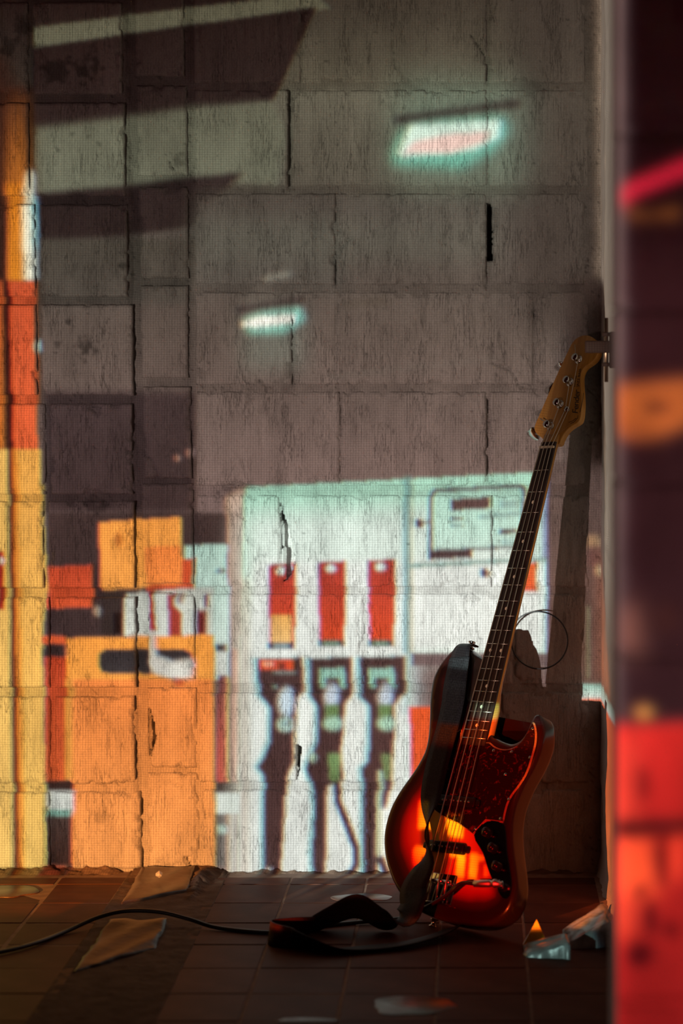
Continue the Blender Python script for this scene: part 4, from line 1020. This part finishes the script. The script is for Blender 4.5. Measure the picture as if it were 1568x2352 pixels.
npoly([(1420, 450), (1440, 425), (1600, 355), (1600, 395), (1460, 450), (1430, 480)], (176, 22, 44), None, 1, 8); npoly([(1435, 478), (1500, 490), (1560, 472), (1560, 502), (1440, 500)], (128, 70, 26), None, .9, 9)
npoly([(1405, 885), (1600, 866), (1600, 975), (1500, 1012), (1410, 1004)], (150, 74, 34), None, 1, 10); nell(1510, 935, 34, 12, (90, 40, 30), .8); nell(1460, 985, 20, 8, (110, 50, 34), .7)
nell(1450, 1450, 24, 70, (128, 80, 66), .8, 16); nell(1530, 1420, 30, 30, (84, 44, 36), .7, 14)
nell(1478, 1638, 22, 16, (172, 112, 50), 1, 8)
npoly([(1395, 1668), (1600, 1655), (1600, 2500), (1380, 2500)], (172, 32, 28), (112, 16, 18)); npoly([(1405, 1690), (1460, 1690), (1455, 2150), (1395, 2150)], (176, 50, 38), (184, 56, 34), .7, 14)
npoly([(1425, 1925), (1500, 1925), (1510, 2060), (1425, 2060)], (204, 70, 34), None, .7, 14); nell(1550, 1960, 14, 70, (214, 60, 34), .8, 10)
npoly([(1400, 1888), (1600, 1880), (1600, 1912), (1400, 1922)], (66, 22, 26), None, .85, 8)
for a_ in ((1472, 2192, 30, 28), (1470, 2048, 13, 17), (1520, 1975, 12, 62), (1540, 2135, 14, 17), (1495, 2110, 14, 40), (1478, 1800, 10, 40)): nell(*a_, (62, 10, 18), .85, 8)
# feet of the picture on the floor
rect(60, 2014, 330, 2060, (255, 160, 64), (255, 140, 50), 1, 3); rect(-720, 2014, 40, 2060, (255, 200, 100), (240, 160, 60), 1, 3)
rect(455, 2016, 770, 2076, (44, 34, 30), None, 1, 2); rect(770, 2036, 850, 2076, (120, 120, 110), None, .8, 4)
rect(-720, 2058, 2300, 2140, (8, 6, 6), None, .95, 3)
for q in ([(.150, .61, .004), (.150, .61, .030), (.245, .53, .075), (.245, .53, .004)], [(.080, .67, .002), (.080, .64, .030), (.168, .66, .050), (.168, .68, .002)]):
    poly([through(Vector((x_, -d_, z_))) for x_, d_, z_ in q], (66, 84, 80), None, .9, 4)  # grey-green patches added to the slide to light the shards
img = blur(img, 3.2 / RS)
ch = img.copy(); ch[:, :-1, 0] = .3 * img[:, :-1, 0] + .7 * img[:, 1:, 0]; ch[:, 1:, 2] = .3 * img[:, 1:, 2] + .7 * img[:, :-1, 2]; img = ch      # slight colour fringing of the lens

# slide geometry: a fine mesh of picture points close in front of the lamp
gxs = np.concatenate([np.arange(-720, -30, 15.), np.arange(-30, 1420, 4.5), np.arange(1420, 3720, 10.)]); gys = np.concatenate([np.arange(-720, -12, 16.), np.arange(-12, 2130, 4.5)])
X, Y = np.meshgrid(gxs, gys)
fx = np.clip((X - SX0) / RS - .5, 0, NW - 1.001); fy = np.clip((Y - SY0) / RS - .5, 0, NH - 1.001)
i0 = fx.astype(int); j0_ = fy.astype(int); i1 = np.minimum(i0 + 1, NW - 1); j1 = np.minimum(j0_ + 1, NH - 1); ax_ = (fx - i0)[..., None]; ay_ = (fy - j0_)[..., None]
T = (img[j0_, i0] * (1 - ax_) + img[j0_, i1] * ax_) * (1 - ay_) + (img[j1, i0] * (1 - ax_) + img[j1, i1] * ax_) * ay_
wx = (X - U0) / SC; wz = CAM.z - (Y - V0) / SC
r2 = PROJ.y ** 2 + (wx - PROJ.x) ** 2 + (wz - PROJ.z) ** 2
gain = np.clip((r2 ** 1.5) / (22.5 ** 1.5), .3, 1.25)        # even illumination over the slanted throw
lum = T @ np.array([.3, .6, .1])
T = T * np.minimum(1, (np.maximum(lum, 1e-4) / .16) ** .6)[..., None]      # the projector's contrast curve
T = np.clip(T * gain[..., None], 0, 1)
P = np.stack([wx - PROJ.x, np.full(X.shape, -PROJ.y), wz - PROJ.z], -1)
P = P * (.25 / (-PROJ.y))
projector = empty('projector', PROJ + Vector((0, 0, -.10))); tag(projector, 'dark box projector throwing the petrol station picture onto the wall', 'projector')
m = bpy.data.materials.new('projector_slide'); m.use_nodes = True; nt = m.node_tree; nt.nodes.clear()
out = nd(nt, 'ShaderNodeOutputMaterial'); tr = nd(nt, 'ShaderNodeBsdfTransparent'); at = nd(nt, 'ShaderNodeAttribute'); at.attribute_name = 'picture'
uv = nd(nt, 'ShaderNodeAttribute'); uv.attribute_name = 'raster'; sx = nd(nt, 'ShaderNodeSeparateXYZ'); nt.links.new(uv.outputs['Vector'], sx.inputs[0])
fac = None
for ax in ('X', 'Y'):            # the dark lattice between picture elements
    mu = nd(nt, 'ShaderNodeMath', operation='MULTIPLY'); mu.inputs[1].default_value = 2 * math.pi / (6.2 if ax == 'X' else 5.4); nt.links.new(sx.outputs[ax], mu.inputs[0])
    si = nd(nt, 'ShaderNodeMath', operation='SINE'); nt.links.new(mu.outputs[0], si.inputs[0])
    sc_ = nd(nt, 'ShaderNodeMath', operation='MULTIPLY_ADD'); sc_.inputs[1].default_value = .13; sc_.inputs[2].default_value = .89; nt.links.new(si.outputs[0], sc_.inputs[0])
    if fac is None: fac = sc_.outputs[0]
    else:
        pm = nd(nt, 'ShaderNodeMath', operation='MULTIPLY'); nt.links.new(fac, pm.inputs[0]); nt.links.new(sc_.outputs[0], pm.inputs[1]); fac = pm.outputs[0]
vm = nd(nt, 'ShaderNodeVectorMath', operation='SCALE'); nt.links.new(at.outputs['Color'], vm.inputs[0]); nt.links.new(fac, vm.inputs['Scale'])
nt.links.new(vm.outputs[0], tr.inputs['Color']); nt.links.new(tr.outputs[0], out.inputs['Surface'])
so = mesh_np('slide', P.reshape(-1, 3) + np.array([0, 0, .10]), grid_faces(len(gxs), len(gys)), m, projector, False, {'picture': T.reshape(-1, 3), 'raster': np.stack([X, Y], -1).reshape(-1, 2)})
# housing: open front framing the slide, closed elsewhere
pmn = P.reshape(-1, 3).min(0); pmx = P.reshape(-1, 3).max(0)
x0, x1, z0, z1 = pmn[0], pmx[0], pmn[2], pmx[2]; yb, yf = -.12, .2505; wl = .012; zo = .10
for nm, bb in (('back_panel', (x0 - .1, x1 + wl, yb - wl, yb, z0 - wl, z1 + wl)), ('side_panel', (x0 - .1 - wl, x0 - .1, yb, yf, z0 - wl, z1 + wl)), ('side_panel', (x1, x1 + wl, yb, yf, z0 - wl, z1 + wl)), ('top_panel', (x0 - .1, x1 + wl, yb, yf, z1, z1 + wl)), ('bottom_panel', (x0 - .1, x1 + wl, yb, yf, z0 - wl, z0)),
               ('front_panel', (x0 - .1, x0, yf - .012, yf, z0 - wl, z1 + wl))):
    v, f = box(*bb[:4], bb[4] + zo, bb[5] + zo); mesh(nm, v, f, M['housing'], projector)
zl = PROJ.z + z0 - wl
for sx_ in (x0 - .08, x1 - .02):
    for sy_ in (yb + .03, yf - .03):
        v, f = tube([(sx_, sy_, z0 - wl + zo), (sx_, sy_, -(PROJ.z - .10) + .0015)], .012, 10); mesh('leg', v, f, M['housing'], projector)
